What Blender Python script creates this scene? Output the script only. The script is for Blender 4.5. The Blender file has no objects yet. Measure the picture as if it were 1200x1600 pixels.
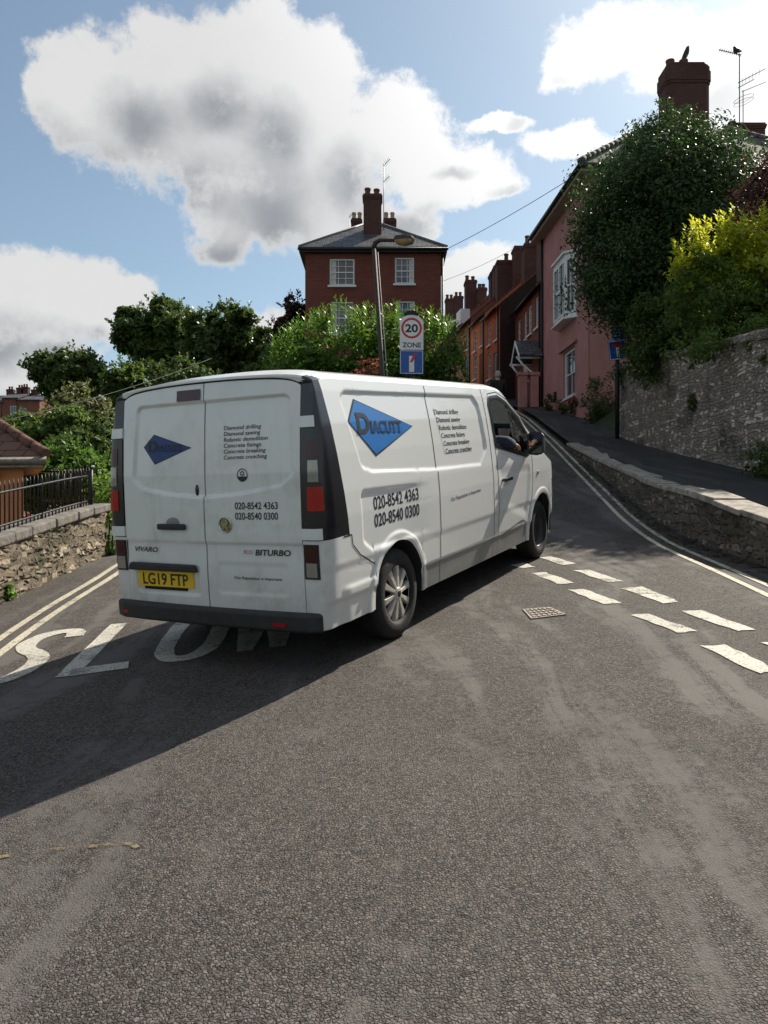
import bpy, math, random
import numpy as np
from mathutils import Vector, Matrix
R_ = math.radians
random.seed(7)
scene = bpy.context.scene
COL = scene.collection

# ------------------------------------------------------------------ camera, sky, sun, exposure
F = 1200.0                                     # focal length in photo pixels (photo 1200 x 1600, eye at the origin)
cam_d = bpy.data.cameras.new('camera'); cam = bpy.data.objects.new('camera', cam_d); COL.objects.link(cam)
cam_d.sensor_fit = 'HORIZONTAL'; cam_d.sensor_width = 36; cam_d.lens = 36.0; cam_d.clip_start = .05; cam_d.clip_end = 5000
cam.location = (0, 0, 0); cam.rotation_euler = (R_(90), 0, 0)
scene.camera = cam
scene.render.resolution_x, scene.render.resolution_y = 768, 1024
scene.view_settings.view_transform = 'Standard'; scene.view_settings.look = 'None'
scene.view_settings.exposure = 0.66; scene.view_settings.gamma = 1
SUN_AZ, SUN_EL = 38.5, 42.0                    # degrees right of straight ahead, above the horizon
sd = bpy.data.lights.new('sun', 'SUN'); sd.energy = 5.0; sd.angle = R_(.53); sd.color = (1, .92, .79)
sun = bpy.data.objects.new('sun', sd); COL.objects.link(sun)
sv = Vector((math.sin(R_(SUN_AZ))*math.cos(R_(SUN_EL)), math.cos(R_(SUN_AZ))*math.cos(R_(SUN_EL)), math.sin(R_(SUN_EL))))
sun.rotation_euler = (-sv).to_track_quat('-Z', 'Y').to_euler(); sun.location = sv*50

class G_:                                      # tiny node-tree helper
    def __init__(s, nt): s.nt = nt
    def n(s, typ, ins=None, **at):
        nd = s.nt.nodes.new(typ)
        for k, v in at.items(): setattr(nd, k, v)
        for k, v in (ins or {}).items():
            so = nd.inputs[k]
            if isinstance(v, bpy.types.NodeSocket): s.nt.links.new(v, so)
            elif isinstance(v, bpy.types.Node): s.nt.links.new(v.outputs[0], so)
            else: so.default_value = v
        return nd
    def m(s, op, a, b=0.0, c=0.0, clamp=False): return s.n('ShaderNodeMath', {0: a, 1: b, 2: c}, operation=op, use_clamp=clamp).outputs[0]
    def vm(s, op, a, b=(0, 0, 0)):
        nd = s.n('ShaderNodeVectorMath', {0: a, 1: b}, operation=op); return nd.outputs['Value'] if op in ('LENGTH', 'DOT_PRODUCT') else nd.outputs[0]
    def ss(s, x, a, b, lo=0.0, hi=1.0):
        return s.n('ShaderNodeMapRange', {0: x, 1: a, 2: b, 3: lo, 4: hi}, interpolation_type='SMOOTHSTEP').outputs[0]
    def mix(s, f, a, b, blend='MIX'):
        nd = s.n('ShaderNodeMix', {0: f}, data_type='RGBA', blend_type=blend)
        for i, v in ((6, a), (7, b)):
            if isinstance(v, bpy.types.NodeSocket): s.nt.links.new(v, nd.inputs[i])
            else: nd.inputs[i].default_value = v if len(v) == 4 else (*v, 1)
        return nd.outputs[2]
    def noise(s, vec, scale, detail=4, rough=.55, dist=0.0, out=0):
        return s.n('ShaderNodeTexNoise', {'Vector': vec, 'Scale': scale, 'Detail': detail, 'Roughness': rough, 'Distortion': dist}).outputs[out]
    def link(s, a, b): s.nt.links.new(a, b)

def make_sky():
    w = bpy.data.worlds.new('World'); scene.world = w; w.use_nodes = True
    nt = w.node_tree; nt.nodes.clear(); g = G_(nt)
    sky = g.n('ShaderNodeTexSky', sky_type='NISHITA', sun_disc=False, sun_elevation=R_(SUN_EL), sun_rotation=R_(SUN_AZ),
              altitude=60, air_density=1.0, dust_density=1.0, ozone_density=1.6)
    hs = g.n('ShaderNodeHueSaturation', {'Saturation': .80, 'Value': 1.05, 'Color': sky.outputs[0]})
    hs = g.n('ShaderNodeMix', {0: 1.0, 6: hs.outputs[0], 7: (.90, 1.0, .985, 1)}, data_type='RGBA', blend_type='MULTIPLY')
    bg_sky = g.n('ShaderNodeBackground', {'Color': hs.outputs[2], 'Strength': .074})
    # cloud density group, a function of the direction (azimuth, elevation in radians)
    grp = bpy.data.node_groups.new('cloud_density', 'ShaderNodeTree')
    grp.interface.new_socket('Dir', in_out='INPUT', socket_type='NodeSocketVector')
    grp.interface.new_socket('Density', in_out='OUTPUT', socket_type='NodeSocketFloat')
    h = G_(grp); gi = grp.nodes.new('NodeGroupInput'); go = grp.nodes.new('NodeGroupOutput')
    d = h.vm('NORMALIZE', gi.outputs[0])
    sx = h.n('ShaderNodeSeparateXYZ', {0: d})
    az = h.m('ARCTAN2', sx.outputs[0], sx.outputs[1]); el = h.m('ARCSINE', sx.outputs[2])
    ae = h.n('ShaderNodeCombineXYZ', {0: az, 1: el}).outputs[0]
    n1 = h.n('ShaderNodeTexNoise', {'Vector': d, 'Scale': 7.0, 'Detail': 7, 'Roughness': .6}).outputs[1]
    wv = h.vm('MULTIPLY', h.vm('SUBTRACT', n1, (.5, .5, .5)), (.10, .09, 0))
    aw = h.vm('ADD', ae, wv)
    blobs = [(130,165,88,85),(285,105,105,85),(400,85,115,85),(495,140,100,110),(340,220,180,100),(480,260,160,100),(620,205,95,80),
             (705,275,95,48),(400,340,120,70),(560,345,120,55),(350,390,60,40),(770,298,45,18),(210,190,140,75),
             (50,455,150,65),(150,475,95,55),(20,570,150,70),(205,465,45,28),
             (955,75,100,52),(1080,100,120,55),(1190,75,110,70),(885,115,40,34),(1185,215,95,55),(770,185,62,18),(880,218,75,24),(985,222,55,26),(1130,150,80,40),
             (760,412,75,36),(690,440,70,36),(650,368,30,14),(560,420,70,30),(1420,150,190,200),(1400,450,250,200),(-250,420,200,160),(-200,150,160,90),(640,520,300,40)]
    acc = None
    for (px, py, rx, ry) in blobs:
        a = math.atan((px-600)/F); e = math.atan((800-py)/F*math.cos(a)); ca = math.cos(a)
        k = (F/(rx*ca*ca), F/(ry*max(.5, math.cos(e))), 0)
        L = h.vm('LENGTH', h.vm('MULTIPLY', h.vm('SUBTRACT', aw, (a, e, 0)), k))
        v = h.m('SUBTRACT', 1.06, L)
        acc = v if acc is None else h.n('ShaderNodeMath', {0: acc, 1: v, 2: .5}, operation='SMOOTH_MAX').outputs[0]
    # scattered cloud elsewhere in the sky
    n2 = h.noise(h.vm('MULTIPLY', d, (1, 1, 1.9)), 2.1, 6, .58)
    away = h.ss(sx.outputs[1], .45, .1)
    gen = h.m('MULTIPLY', h.m('SUBTRACT', h.m('MULTIPLY', h.m('SUBTRACT', n2, .49), 7.0), h.m('MULTIPLY', h.m('SUBTRACT', 1, away), 6)), 1.0)
    acc = h.m('MAXIMUM', acc, gen)
    n3 = h.noise(d, 15, 9, .66); n4 = h.noise(d, 42, 6, .65)
    dens = h.m('ADD', h.m('ADD', acc, h.m('MULTIPLY', h.m('SUBTRACT', n3, .5), 1.5)), h.m('MULTIPLY', h.m('SUBTRACT', n4, .5), .45))
    grp.interface.new_socket('Body', in_out='OUTPUT', socket_type='NodeSocketFloat')
    h.link(dens, go.inputs[0]); h.link(h.m('ADD', acc, h.m('MULTIPLY', h.m('SUBTRACT', n3, .5), .38)), go.inputs[1])
    tc = g.n('ShaderNodeTexCoord')
    gd = g.vm('NORMALIZE', tc.outputs['Generated'])
    def dens_at(v):
        nd = nt.nodes.new('ShaderNodeGroup'); nd.node_tree = grp; g.link(v, nd.inputs[0]); return nd.outputs
    d0 = dens_at(gd)[0]; up = g.vm('ADD', gd, (.05, -.02, .05)); d1 = dens_at(up)[1]
    alpha = g.ss(d0, .0, .34)
    thick = g.ss(d1, .15, 1.05)                  # how much cloud stands between here and the sun
    thick = g.m('MULTIPLY', thick, g.ss(d0, .05, .6))
    wisps = g.noise(gd, 13, 8, .65)
    shade = g.m('ADD', thick, g.m('MULTIPLY', g.m('SUBTRACT', wisps, .5), .36), clamp=True)
    # clouds towards the sun stay bright
    dot = g.vm('DOT_PRODUCT', gd, tuple(sv))
    near = g.ss(dot, .72, .93)
    shade = g.m('MULTIPLY', shade, g.m('SUBTRACT', 1.0, g.m('MULTIPLY', near, .6)))
    colr = g.mix(shade, (.56, .56, .555), (.245, .255, .275))
    strn = g.m('ADD', .86, g.m('MULTIPLY', near, .45))
    bg_c = g.n('ShaderNodeBackground', {'Color': colr, 'Strength': strn})
    ms = g.n('ShaderNodeMixShader', {0: g.m('MULTIPLY', alpha, .97), 1: bg_sky.outputs[0], 2: bg_c.outputs[0]})
    out = g.n('ShaderNodeOutputWorld', {0: ms.outputs[0]})
    w.cycles.sampling_method = 'MANUAL'; w.cycles.sample_map_resolution = 1024
make_sky()

# ------------------------------------------------------------------ mesh helpers
class MB:
    def __init__(s): s.v = []; s.f = []; s.mi = []; s.sm = []; s.cur = 0; s.smooth = False
    def add(s, vs, fs, mi=None, smooth=None):
        o = len(s.v); s.v.extend([tuple(p) for p in vs])
        for f in fs:
            s.f.append(tuple(i+o for i in f)); s.mi.append(s.cur if mi is None else mi); s.sm.append(s.smooth if smooth is None else smooth)
        return s
    def poly(s, pts, mi=None): return s.add(pts, [tuple(range(len(pts)))], mi)
    def fbox(s, o, u, v, w, mi=None):           # box from a corner and three edge vectors (right-handed u,v,w)
        o, u, v, w = map(Vector, (o, u, v, w))
        if u.cross(v).dot(w) < 0: u, v = v, u
        P = [o, o+u, o+u+v, o+v, o+w, o+u+w, o+u+v+w, o+v+w]
        return s.add(P, [(0,3,2,1),(4,5,6,7),(0,1,5,4),(1,2,6,5),(2,3,7,6),(3,0,4,7)], mi)
    def box(s, x0, x1, y0, y1, z0, z1, mi=None): return s.fbox((x0,y0,z0), (x1-x0,0,0), (0,y1-y0,0), (0,0,z1-z0), mi)
    def prism(s, pts, vec, mi=None):            # planar polygon pushed along vec
        n = len(pts); P = [Vector(p) for p in pts]; vec = Vector(vec)
        nn = Vector((0,0,0))
        for i in range(n): nn += (P[i]-P[0]).cross(P[(i+1) % n]-P[0])
        if nn.dot(vec) < 0: P.reverse()
        Q = [p+vec for p in P]
        return s.add(P+Q, [tuple(reversed(range(n))), tuple(range(n, 2*n))]+[(i, (i+1) % n, n+(i+1) % n, n+i) for i in range(n)], mi)
    def tube(s, path, r, n=8, mi=None, caps=True):
        path = [Vector(p) for p in path]; rs = r if isinstance(r, (list, tuple)) else [r]*len(path)
        vs = []; fs = []; prev = None
        for i, p in enumerate(path):
            t = (path[min(i+1, len(path)-1)]-path[max(i-1, 0)]).normalized()
            a = Vector((0,0,1)) if abs(t.z) < .9 else Vector((1,0,0))
            if prev is not None: a = prev
            b = t.cross(a); b = b.normalized() if b.length > 1e-6 else t.orthogonal().normalized()
            a = b.cross(t); prev = a
            for k in range(n):
                th = 2*math.pi*k/n; vs.append(p+(a*math.cos(th)+b*math.sin(th))*rs[i])
        for i in range(len(path)-1):
            for k in range(n): fs.append((i*n+k, i*n+(k+1) % n, (i+1)*n+(k+1) % n, (i+1)*n+k))
        s.add(vs, fs, mi, True)
        if caps:
            o = len(s.v)-len(vs)
            for ring, rev in ((0, True), (len(path)-1, False)):
                idx = [o+ring*n+k for k in range(n)]
                s.f.append(tuple(idx) if not rev else tuple(reversed(idx))); s.mi.append(s.cur if mi is None else mi); s.sm.append(False)
        return s
    def lathe(s, prof, c, ax=(0,0,1), n=24, mi=None, smooth=True):   # prof: (radius, along axis)
        c = Vector(c); ax = Vector(ax).normalized(); a = ax.orthogonal().normalized(); b = ax.cross(a)
        vs = []; fs = []; m = len(prof)
        for (r, h) in prof:
            for k in range(n):
                th = 2*math.pi*k/n; vs.append(c+ax*h+(a*math.cos(th)+b*math.sin(th))*max(r, 1e-4))
        for i in range(m-1):
            for k in range(n): fs.append((i*n+k, i*n+(k+1) % n, (i+1)*n+(k+1) % n, (i+1)*n+k))
        return s.add(vs, fs, mi, smooth)
    def cyl(s, c, ax, r, h, n=16, mi=None): return s.lathe([(0,0),(r,0),(r,h),(0,h)], c, ax, n, mi, False)
    def ell(s, c, r, nu=12, nv=8, mi=None, rot=None):
        c = Vector(c); vs = []; fs = []
        for j in range(nv+1):
            ph = math.pi*j/nv
            for i in range(nu):
                th = 2*math.pi*i/nu; p = Vector((r[0]*math.sin(ph)*math.cos(th), r[1]*math.sin(ph)*math.sin(th), r[2]*math.cos(ph)))
                vs.append(c+(rot @ p if rot else p))
        for j in range(nv):
            for i in range(nu): fs.append((j*nu+i, (j+1)*nu+i, (j+1)*nu+(i+1) % nu, j*nu+(i+1) % nu))
        return s.add(vs, fs, mi, True)
    def grid(s, P, mi=None, smooth=True, flip=False):               # P[i][j] -> points
        n, m = len(P), len(P[0]); vs = [p for row in P for p in row]
        fs = [((i*m+j), (i+1)*m+j, (i+1)*m+j+1, i*m+j+1) for i in range(n-1) for j in range(m-1)]
        if flip: fs = [tuple(reversed(f)) for f in fs]
        return s.add(vs, fs, mi, smooth)
    def build(s, name, mats, parent=None, bevel=0, local=False, seg=2):
        me = bpy.data.meshes.new(name)
        off = Vector((0,0,0))
        if parent is not None and not local:
            p = parent
            while p is not None: off += p.location; p = p.parent
        vs = [(v[0]-off.x, v[1]-off.y, v[2]-off.z) for v in s.v]
        me.from_pydata(vs, [], s.f); me.validate(clean_customdata=False)
        mats = mats if isinstance(mats, (list, tuple)) else [mats]
        for m in mats: me.materials.append(m)
        if len(me.polygons) == len(s.f):
            me.polygons.foreach_set('material_index', s.mi); me.polygons.foreach_set('use_smooth', s.sm)
        uv = me.uv_layers.new(name='UVMap')          # metric box-projected UVs
        nl = len(me.loops)
        if nl:
            co = np.array(s.v, dtype=float) if len(s.v) == len(me.vertices) else np.array([v.co for v in me.vertices])
            li = np.empty(nl, dtype=np.int32); me.loops.foreach_get('vertex_index', li)
            npol = len(me.polygons); tot = np.empty(npol, dtype=np.int32); me.polygons.foreach_get('loop_total', tot)
            nor = np.empty(npol*3); me.polygons.foreach_get('normal', nor); nor = nor.reshape(-1, 3)
            ln = np.repeat(nor, tot, axis=0); pc = co[li]
            hx = np.stack([-ln[:, 1], ln[:, 0]], 1); hl = np.linalg.norm(hx, axis=1); flat = np.abs(ln[:, 2]) > .94
            hx = hx/np.maximum(hl, 1e-6)[:, None]
            u = np.where(flat, pc[:, 0], pc[:, 0]*hx[:, 0]+pc[:, 1]*hx[:, 1])
            slope = np.sqrt(np.maximum(1-ln[:, 2]**2, .05))
            v = np.where(flat, pc[:, 1], pc[:, 2]/slope)
            uv.data.foreach_set('uv', np.stack([u, v], 1).ravel())
        me.update()
        o = bpy.data.objects.new(name, me); COL.objects.link(o)
        if parent is not None: o.parent = parent
        if bevel:
            bm_ = o.modifiers.new('edge', 'BEVEL'); bm_.width = bevel; bm_.segments = seg; bm_.limit_method = 'ANGLE'; bm_.angle_limit = R_(35)
        return o

def tag(o, label, cat, group=None, kind=None):
    if label: o['label'] = label
    if cat: o['category'] = cat
    if group: o['group'] = group
    if kind: o['kind'] = kind
    return o
def thing(name, label, cat, loc=(0,0,0), group=None):
    o = bpy.data.objects.new(name, None); COL.objects.link(o); o.location = loc; o.empty_display_size = .2
    return tag(o, label, cat, group)
def struct(o): o['kind'] = 'structure'; return o
def copy_tree(o, parent=None):
    c = o.copy(); COL.objects.link(c); c.parent = parent
    for ch in list(o.children): copy_tree(ch, c)
    return c
_txt = {}
def text_geo(body, w=None, h=None, bold=0.0, shear=0.0):            # flat letters, scaled into a w x h box from (0,0)
    cu = bpy.data.curves.new('t', 'FONT'); cu.body = body; cu.size = 1; cu.offset = bold; cu.shear = shear; cu.resolution_u = 4; cu.fill_mode = 'FRONT'
    ob = bpy.data.objects.new('t', cu); COL.objects.link(ob)
    dg = bpy.context.evaluated_depsgraph_get(); me = bpy.data.meshes.new_from_object(ob.evaluated_get(dg))
    V = np.array([v.co[:2] for v in me.vertices]); Fc = [tuple(p.vertices) for p in me.polygons]
    bpy.data.objects.remove(ob); bpy.data.curves.remove(cu); bpy.data.meshes.remove(me)
    lo = V.min(0); hi = V.max(0); lo[1] = 0; V = V-lo; sz = hi-lo; sz[1] = .70
    kx = (w/sz[0]) if w else None; ky = (h/sz[1]) if h else None
    kx = kx or ky; ky = ky or kx
    return V*np.array([kx, ky]), Fc

# ------------------------------------------------------------------ materials
M = {}
def new_mat(name):
    m = bpy.data.materials.new(name); m.use_nodes = True; nt = m.node_tree; nt.nodes.clear(); g = G_(nt)
    b = g.n('ShaderNodeBsdfPrincipled'); o = g.n('ShaderNodeOutputMaterial', {0: b.outputs[0]}); M[name] = m
    return m, g, b, o
def simple(name, col, rough=.6, metal=0.0, var=.12, scale=6.0, bump=0.0, bscale=40.0, coat=0.0, spec=.5, emit=None):
    m, g, b, o = new_mat(name)
    tc = g.n('ShaderNodeTexCoord').outputs['Object']
    n = g.noise(tc, scale, 5, .6)
    f = g.ss(n, .25, .75)
    lo = tuple(c*(1-var) for c in col); hi = tuple(min(1, c*(1+var)) for c in col)
    g.link(g.mix(f, lo, hi), b.inputs['Base Color'])
    b.inputs['Roughness'].default_value = rough; b.inputs['Metallic'].default_value = metal; b.inputs['Coat Weight'].default_value = coat
    b.inputs['Coat Roughness'].default_value = .06; b.inputs['Specular IOR Level'].default_value = spec
    if bump:
        bn = g.n('ShaderNodeBump', {'Strength': bump, 'Distance': .02, 'Height': g.noise(tc, bscale, 4, .6)}); g.link(bn.outputs[0], b.inputs['Normal'])
    return m
def brick(name, c1, c2, mortar, bw=.225, bh=.075, ms=.010, bump=.5, dirt=.35, dist=0.0, rough=.85, squash=0.5):
    m, g, b, o = new_mat(name)
    uv = g.n('ShaderNodeUVMap').outputs[0]; tc = g.n('ShaderNodeTexCoord').outputs['Object']
    v = uv
    if dist: v = g.vm('ADD', uv, g.vm('MULTIPLY', g.vm('SUBTRACT', g.noise(tc, 3.2, 3, .6, out=1), (.5,.5,.5)), (dist, dist, 0)))
    bt = g.n('ShaderNodeTexBrick', {'Vector': v, 'Color1': (*c1, 1), 'Color2': (*c2, 1), 'Mortar': (*mortar, 1), 'Scale': 1.0, 'Mortar Size': ms,
             'Mortar Smooth': .15, 'Bias': 0.0, 'Brick Width': bw, 'Row Height': bh}, offset=squash)
    n = g.noise(tc, .9, 5, .65); n2 = g.noise(tc, 14, 4, .6)
    c = g.mix(g.m('MULTIPLY', g.ss(n, .35, .75), dirt), bt.outputs[0], tuple(x*.35 for x in c1), 'MIX')
    c = g.mix(g.m('MULTIPLY', g.m('SUBTRACT', n2, .3), .5, clamp=True), c, tuple(min(1, x*1.7) for x in c2))
    g.link(c, b.inputs['Base Color']); b.inputs['Roughness'].default_value = rough; b.inputs['Specular IOR Level'].default_value = .2
    hgt = g.m('ADD', g.m('SUBTRACT', 1, bt.outputs[1]), g.m('MULTIPLY', n2, .5))
    bn = g.n('ShaderNodeBump', {'Strength': bump, 'Distance': .015, 'Height': hgt}); g.link(bn.outputs[0], b.inputs['Normal'])
    return m
def rubble(name, c1, c2, mortar, sx=3.0, sy=7.5, bump=1.0):          # coursed random stone
    m, g, b, o = new_mat(name)
    uv = g.n('ShaderNodeUVMap').outputs[0]; tc = g.n('ShaderNodeTexCoord').outputs['Object']
    w = g.vm('ADD', uv, g.vm('MULTIPLY', g.vm('SUBTRACT', g.noise(tc, 2.5, 4, .6, out=1), (.5,.5,.5)), (.22, .10, 0)))
    w = g.vm('MULTIPLY', w, (sx, sy, 1))
    ve = g.n('ShaderNodeTexVoronoi', {'Vector': w, 'Scale': 1.0, 'Randomness': .85}, feature='DISTANCE_TO_EDGE', voronoi_dimensions='2D').outputs['Distance']
    vc = g.n('ShaderNodeTexVoronoi', {'Vector': w, 'Scale': 1.0, 'Randomness': .85}, voronoi_dimensions='2D').outputs['Color']
    rnd = g.n('ShaderNodeSeparateColor', {0: vc})
    n = g.noise(tc, 22, 6, .65); n2 = g.noise(tc, 1.1, 4, .6)
    c = g.mix(rnd.outputs[0], c1, c2)
    c = g.mix(g.m('MULTIPLY', n, .55), c, tuple(x*.35 for x in c1))
    c = g.mix(g.ss(rnd.outputs[1], .72, .95), c, tuple(min(1, x*1.55) for x in c2))
    c = g.mix(g.m('MULTIPLY', g.ss(ve, .13, .01), .75), c, mortar); pale = g.noise(tc, 5.5, 5, .7); c = g.mix(g.m('MULTIPLY', g.ss(pale, .55, .75), .45), c, tuple(min(1, x*1.5) for x in c2))
    c = g.mix(g.m('MULTIPLY', g.ss(n2, .52, .7), .6), c, (.035, .04, .025))
    g.link(c, b.inputs['Base Color']); b.inputs['Roughness'].default_value = .92; b.inputs['Specular IOR Level'].default_value = .15
    hgt = g.m('ADD', g.ss(ve, .0, .16), g.m('MULTIPLY', n, .7))
    bn = g.n('ShaderNodeBump', {'Strength': bump, 'Distance': .04, 'Height': hgt}); g.link(bn.outputs[0], b.inputs['Normal'])
    return m
def leaf(name, c1, c2, trans=.45, rough=.48, spec=.3, tcol=None):
    m, g, b, o = new_mat(name)
    gi = g.n('ShaderNodeNewGeometry'); r = gi.outputs['Random Per Island']
    c = g.mix(r, c1, c2)
    g.link(c, b.inputs['Base Color']); b.inputs['Roughness'].default_value = rough; b.inputs['Specular IOR Level'].default_value = spec
    tr = g.n('ShaderNodeBsdfTranslucent', {'Color': g.mix(r, tcol or tuple(min(1, x*1.9) for x in c1), tuple(min(1, x*1.15) for x in (tcol or tuple(y*1.9 for y in c2))))})
    ms = g.n('ShaderNodeMixShader', {0: trans, 1: b.outputs[0], 2: tr.outputs[0]}); g.link(ms.outputs[0], o.inputs[0])
    return m
def asphalt(name, lo, hi, tint=(1, .965, .93)):
    m, g, b, o = new_mat(name)
    tc = g.n('ShaderNodeTexCoord').outputs['Object']
    p = g.vm('MULTIPLY', tc, (1, 1, .3))
    wob = g.vm('ADD', p, g.vm('MULTIPLY', g.vm('SUBTRACT', g.noise(p, 45, 3, .65, out=1), (.5,.5,.5)), (.022, .022, 0)))
    v1 = g.n('ShaderNodeTexVoronoi', {'Vector': wob, 'Scale': 82.0, 'Randomness': 1.0}, voronoi_dimensions='2D')
    ve = g.n('ShaderNodeTexVoronoi', {'Vector': wob, 'Scale': 82.0, 'Randomness': 1.0}, voronoi_dimensions='2D', feature='DISTANCE_TO_EDGE').outputs['Distance']
    r = g.n('ShaderNodeSeparateColor', {0: v1.outputs['Color']})
    fine = g.noise(p, 190, 3, .75); mid = g.noise(p, 24, 5, .75); mid2 = g.noise(p, 5, 5, .72); big = g.noise(p, .5, 5, .62)
    st = g.noise(g.vm('MULTIPLY', g.vm('ADD', tc, g.vm('MULTIPLY', g.noise(tc, .25, 2, .5, out=1), (1.6, 0, 0))), (1.7, .22, .1)), 1.25, 5, .6, .6)
    # where tyres have pressed the chippings flat the surface is an even grey brown, elsewhere loose stones, their self-shadow put into the colour as dark gaps
    worn = g.ss(g.m('ADD', g.m('ADD', st, g.m('MULTIPLY', g.m('SUBTRACT', mid, .5), .22)), g.m('MULTIPLY', g.m('SUBTRACT', mid2, .5), .36)), .46, .635)
    vs_ = g.n('ShaderNodeTexVoronoi', {'Vector': wob, 'Scale': 131.0, 'Randomness': 1.0}, voronoi_dimensions='2D'); rs_ = g.n('ShaderNodeSeparateColor', {0: vs_.outputs['Color']})
    pick = g.ss(g.noise(p, 30, 3, .7), .36, .56)
    rr = g.m('ADD', g.m('MULTIPLY', r.outputs[0], g.m('SUBTRACT', 1, pick)), g.m('MULTIPLY', rs_.outputs[0], pick))
    stone = g.m('MULTIPLY', g.m('POWER', rr, 1.3), g.m('ADD', .45, g.m('MULTIPLY', fine, 1.1)))
    gapm = g.m('MULTIPLY', g.ss(ve, g.m('ADD', .01, g.m('MULTIPLY', g.m('POWER', g.noise(p, 48, 3, .7), 2.0), .62)), 0.0), g.m('GREATER_THAN', r.outputs[2], .2))
    k = g.m('ADD', g.m('MULTIPLY', stone, .95), g.m('MULTIPLY', g.m('SUBTRACT', big, .5), .5)); k = g.m('ADD', k, g.m('MULTIPLY', g.m('SUBTRACT', mid2, .5), .35), clamp=True)
    c = g.mix(k, tuple(lo*x for x in tint), tuple(hi*x for x in tint))
    c = g.mix(g.m('MULTIPLY', gapm, .45), c, (lo*.30, lo*.30, lo*.32))
    hue = g.noise(p, 31, 2, .5); c = g.mix(g.m('MULTIPLY', g.ss(hue, .5, .7), .35), c, (hi*.50, hi*.40, hi*.33))
    lvl = g.m('ADD', .37, g.m('ADD', g.m('MULTIPLY', g.m('SUBTRACT', big, .5), .5), g.m('MULTIPLY', g.m('SUBTRACT', fine, .5), .30)))
    flat = g.mix(lvl, tuple(lo*x for x in tint), tuple(hi*1.15*x for x in (1, .93, .875)))
    c = g.mix(g.m('ADD', .16, g.m('MULTIPLY', worn, .70)), c, flat)
    g.link(c, b.inputs['Base Color']); b.inputs['Roughness'].default_value = .85; b.inputs['Specular IOR Level'].default_value = .25
    hgt = g.m('MULTIPLY', g.m('ADD', g.ss(ve, .0, .30), g.m('MULTIPLY', r.outputs[1], .5)), g.m('SUBTRACT', 1.0, g.m('MULTIPLY', worn, .85)))
    bn = g.n('ShaderNodeBump', {'Strength': .9, 'Distance': .006, 'Height': hgt}); g.link(bn.outputs[0], b.inputs['Normal'])
    return m
def worn_paint(name, col, under=.09, amount=.5):
    m, g, b, o = new_mat(name)
    tc = g.n('ShaderNodeTexCoord').outputs['Object']
    n = g.noise(tc, 60, 4, .7); n2 = g.noise(tc, 5, 5, .65); n3 = g.noise(tc, 1.3, 3, .6)
    f = g.m('ADD', g.m('MULTIPLY', g.ss(n, .50, .62), .7), g.m('MULTIPLY', g.ss(n2, .52, .66), .55), clamp=True)
    if amount > 1: f = g.m('ADD', f, g.ss(g.noise(tc, 9, 3, .6), .40, .55), clamp=True); amount = .93
    c = g.mix(g.ss(n3, .3, .7), tuple(x*.8 for x in col), col)
    g.link(c, b.inputs['Base Color']); b.inputs['Roughness'].default_value = .75
    bn = g.n('ShaderNodeBump', {'Strength': .4, 'Distance': .005, 'Height': n}); g.link(bn.outputs[0], b.inputs['Normal'])
    tr = g.n('ShaderNodeBsdfTransparent'); ms = g.n('ShaderNodeMixShader', {0: g.m('MULTIPLY', f, amount, clamp=True), 1: b.outputs[0], 2: tr.outputs[0]}); g.link(ms.outputs[0], o.inputs[0])
    return m
def van_paint():
    m, g, b, o = new_mat('van_white')
    tc = g.n('ShaderNodeTexCoord').outputs['Object']; s = g.n('ShaderNodeSeparateXYZ', {0: tc})
    n = g.noise(tc, 3.5, 6, .65); n2 = g.noise(g.vm('MULTIPLY', tc, (8, 8, 1.2)), 2.0, 5, .6); n3 = g.noise(tc, 45, 3, .6)
    low = g.m('MULTIPLY', g.ss(s.outputs[2], .85, .25), g.m('ADD', .25, n))                     # road dirt towards the sills
    rear = g.m('MULTIPLY', g.ss(s.outputs[0], .14, .02), g.m('MULTIPLY', g.m('ADD', g.ss(n, .45, .8), g.m('ADD', .35, g.m('MULTIPLY', g.ss(n2, .5, .8), .35))), .40))
    k = g.m('ADD', g.m('MULTIPLY', low, .42), rear); k = g.m('ADD', k, g.m('MULTIPLY', n3, .03), clamp=True)
    c = g.mix(k, (.80, .81, .80), (.34, .335, .29))
    g.link(c, b.inputs['Base Color']); b.inputs['Coat Weight'].default_value = .8; b.inputs['Coat Roughness'].default_value = .04
    g.link(g.m('ADD', .3, g.m('MULTIPLY', k, .5)), b.inputs['Roughness'])
    return m
van_paint()
simple('silver_dirt', (.23, .23, .22), .5, 0, .12, 9)
simple('black_trim', (.012, .012, .016), .28, 0, .2, 8, coat=.3)
simple('black_plastic', (.022, .022, .025), .6, 0, .25, 14, bump=.15, bscale=120)
simple('rubber', (.012, .012, .013), .8, 0, .3, 20, bump=.2, bscale=80)
simple('dark_gap', (.008, .008, .009), .9, 0, .05)
simple('red_lens', (.36, .008, .010), .15, 0, .15, 60, coat=.5)
simple('dark_red_lens', (.045, .006, .010), .25, 0, .1, 20, coat=.15)
simple('clear_lens', (.30, .28, .27), .12, .25, .1, 30, coat=.8)
simple('alloy', (.58, .55, .48), .45, .2, .12, 18)
simple('dark_steel', (.035, .035, .037), .5, .5, .2, 12)
simple('mirror_dark', (.16, .17, .17), .06, 1, .1, 18)
simple('chrome', (.62, .60, .56), .18, 1, .1, 18)
simple('plate_yellow', (.78, .50, .012), .4, 0, .05, 10, coat=.3)
simple('decal_black', (.014, .015, .019), .45, 0, .1)
simple('decal_blue', (.008, .165, .50), .4, 0, .05, 5, coat=.2)
simple('decal_navy', (.010, .045, .19), .45, 0, .05)
simple('sticker_white', (.70, .70, .685), .4, 0, .02, 5, coat=.2)
simple('decal_red', (.35, .03, .03), .45)
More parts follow.
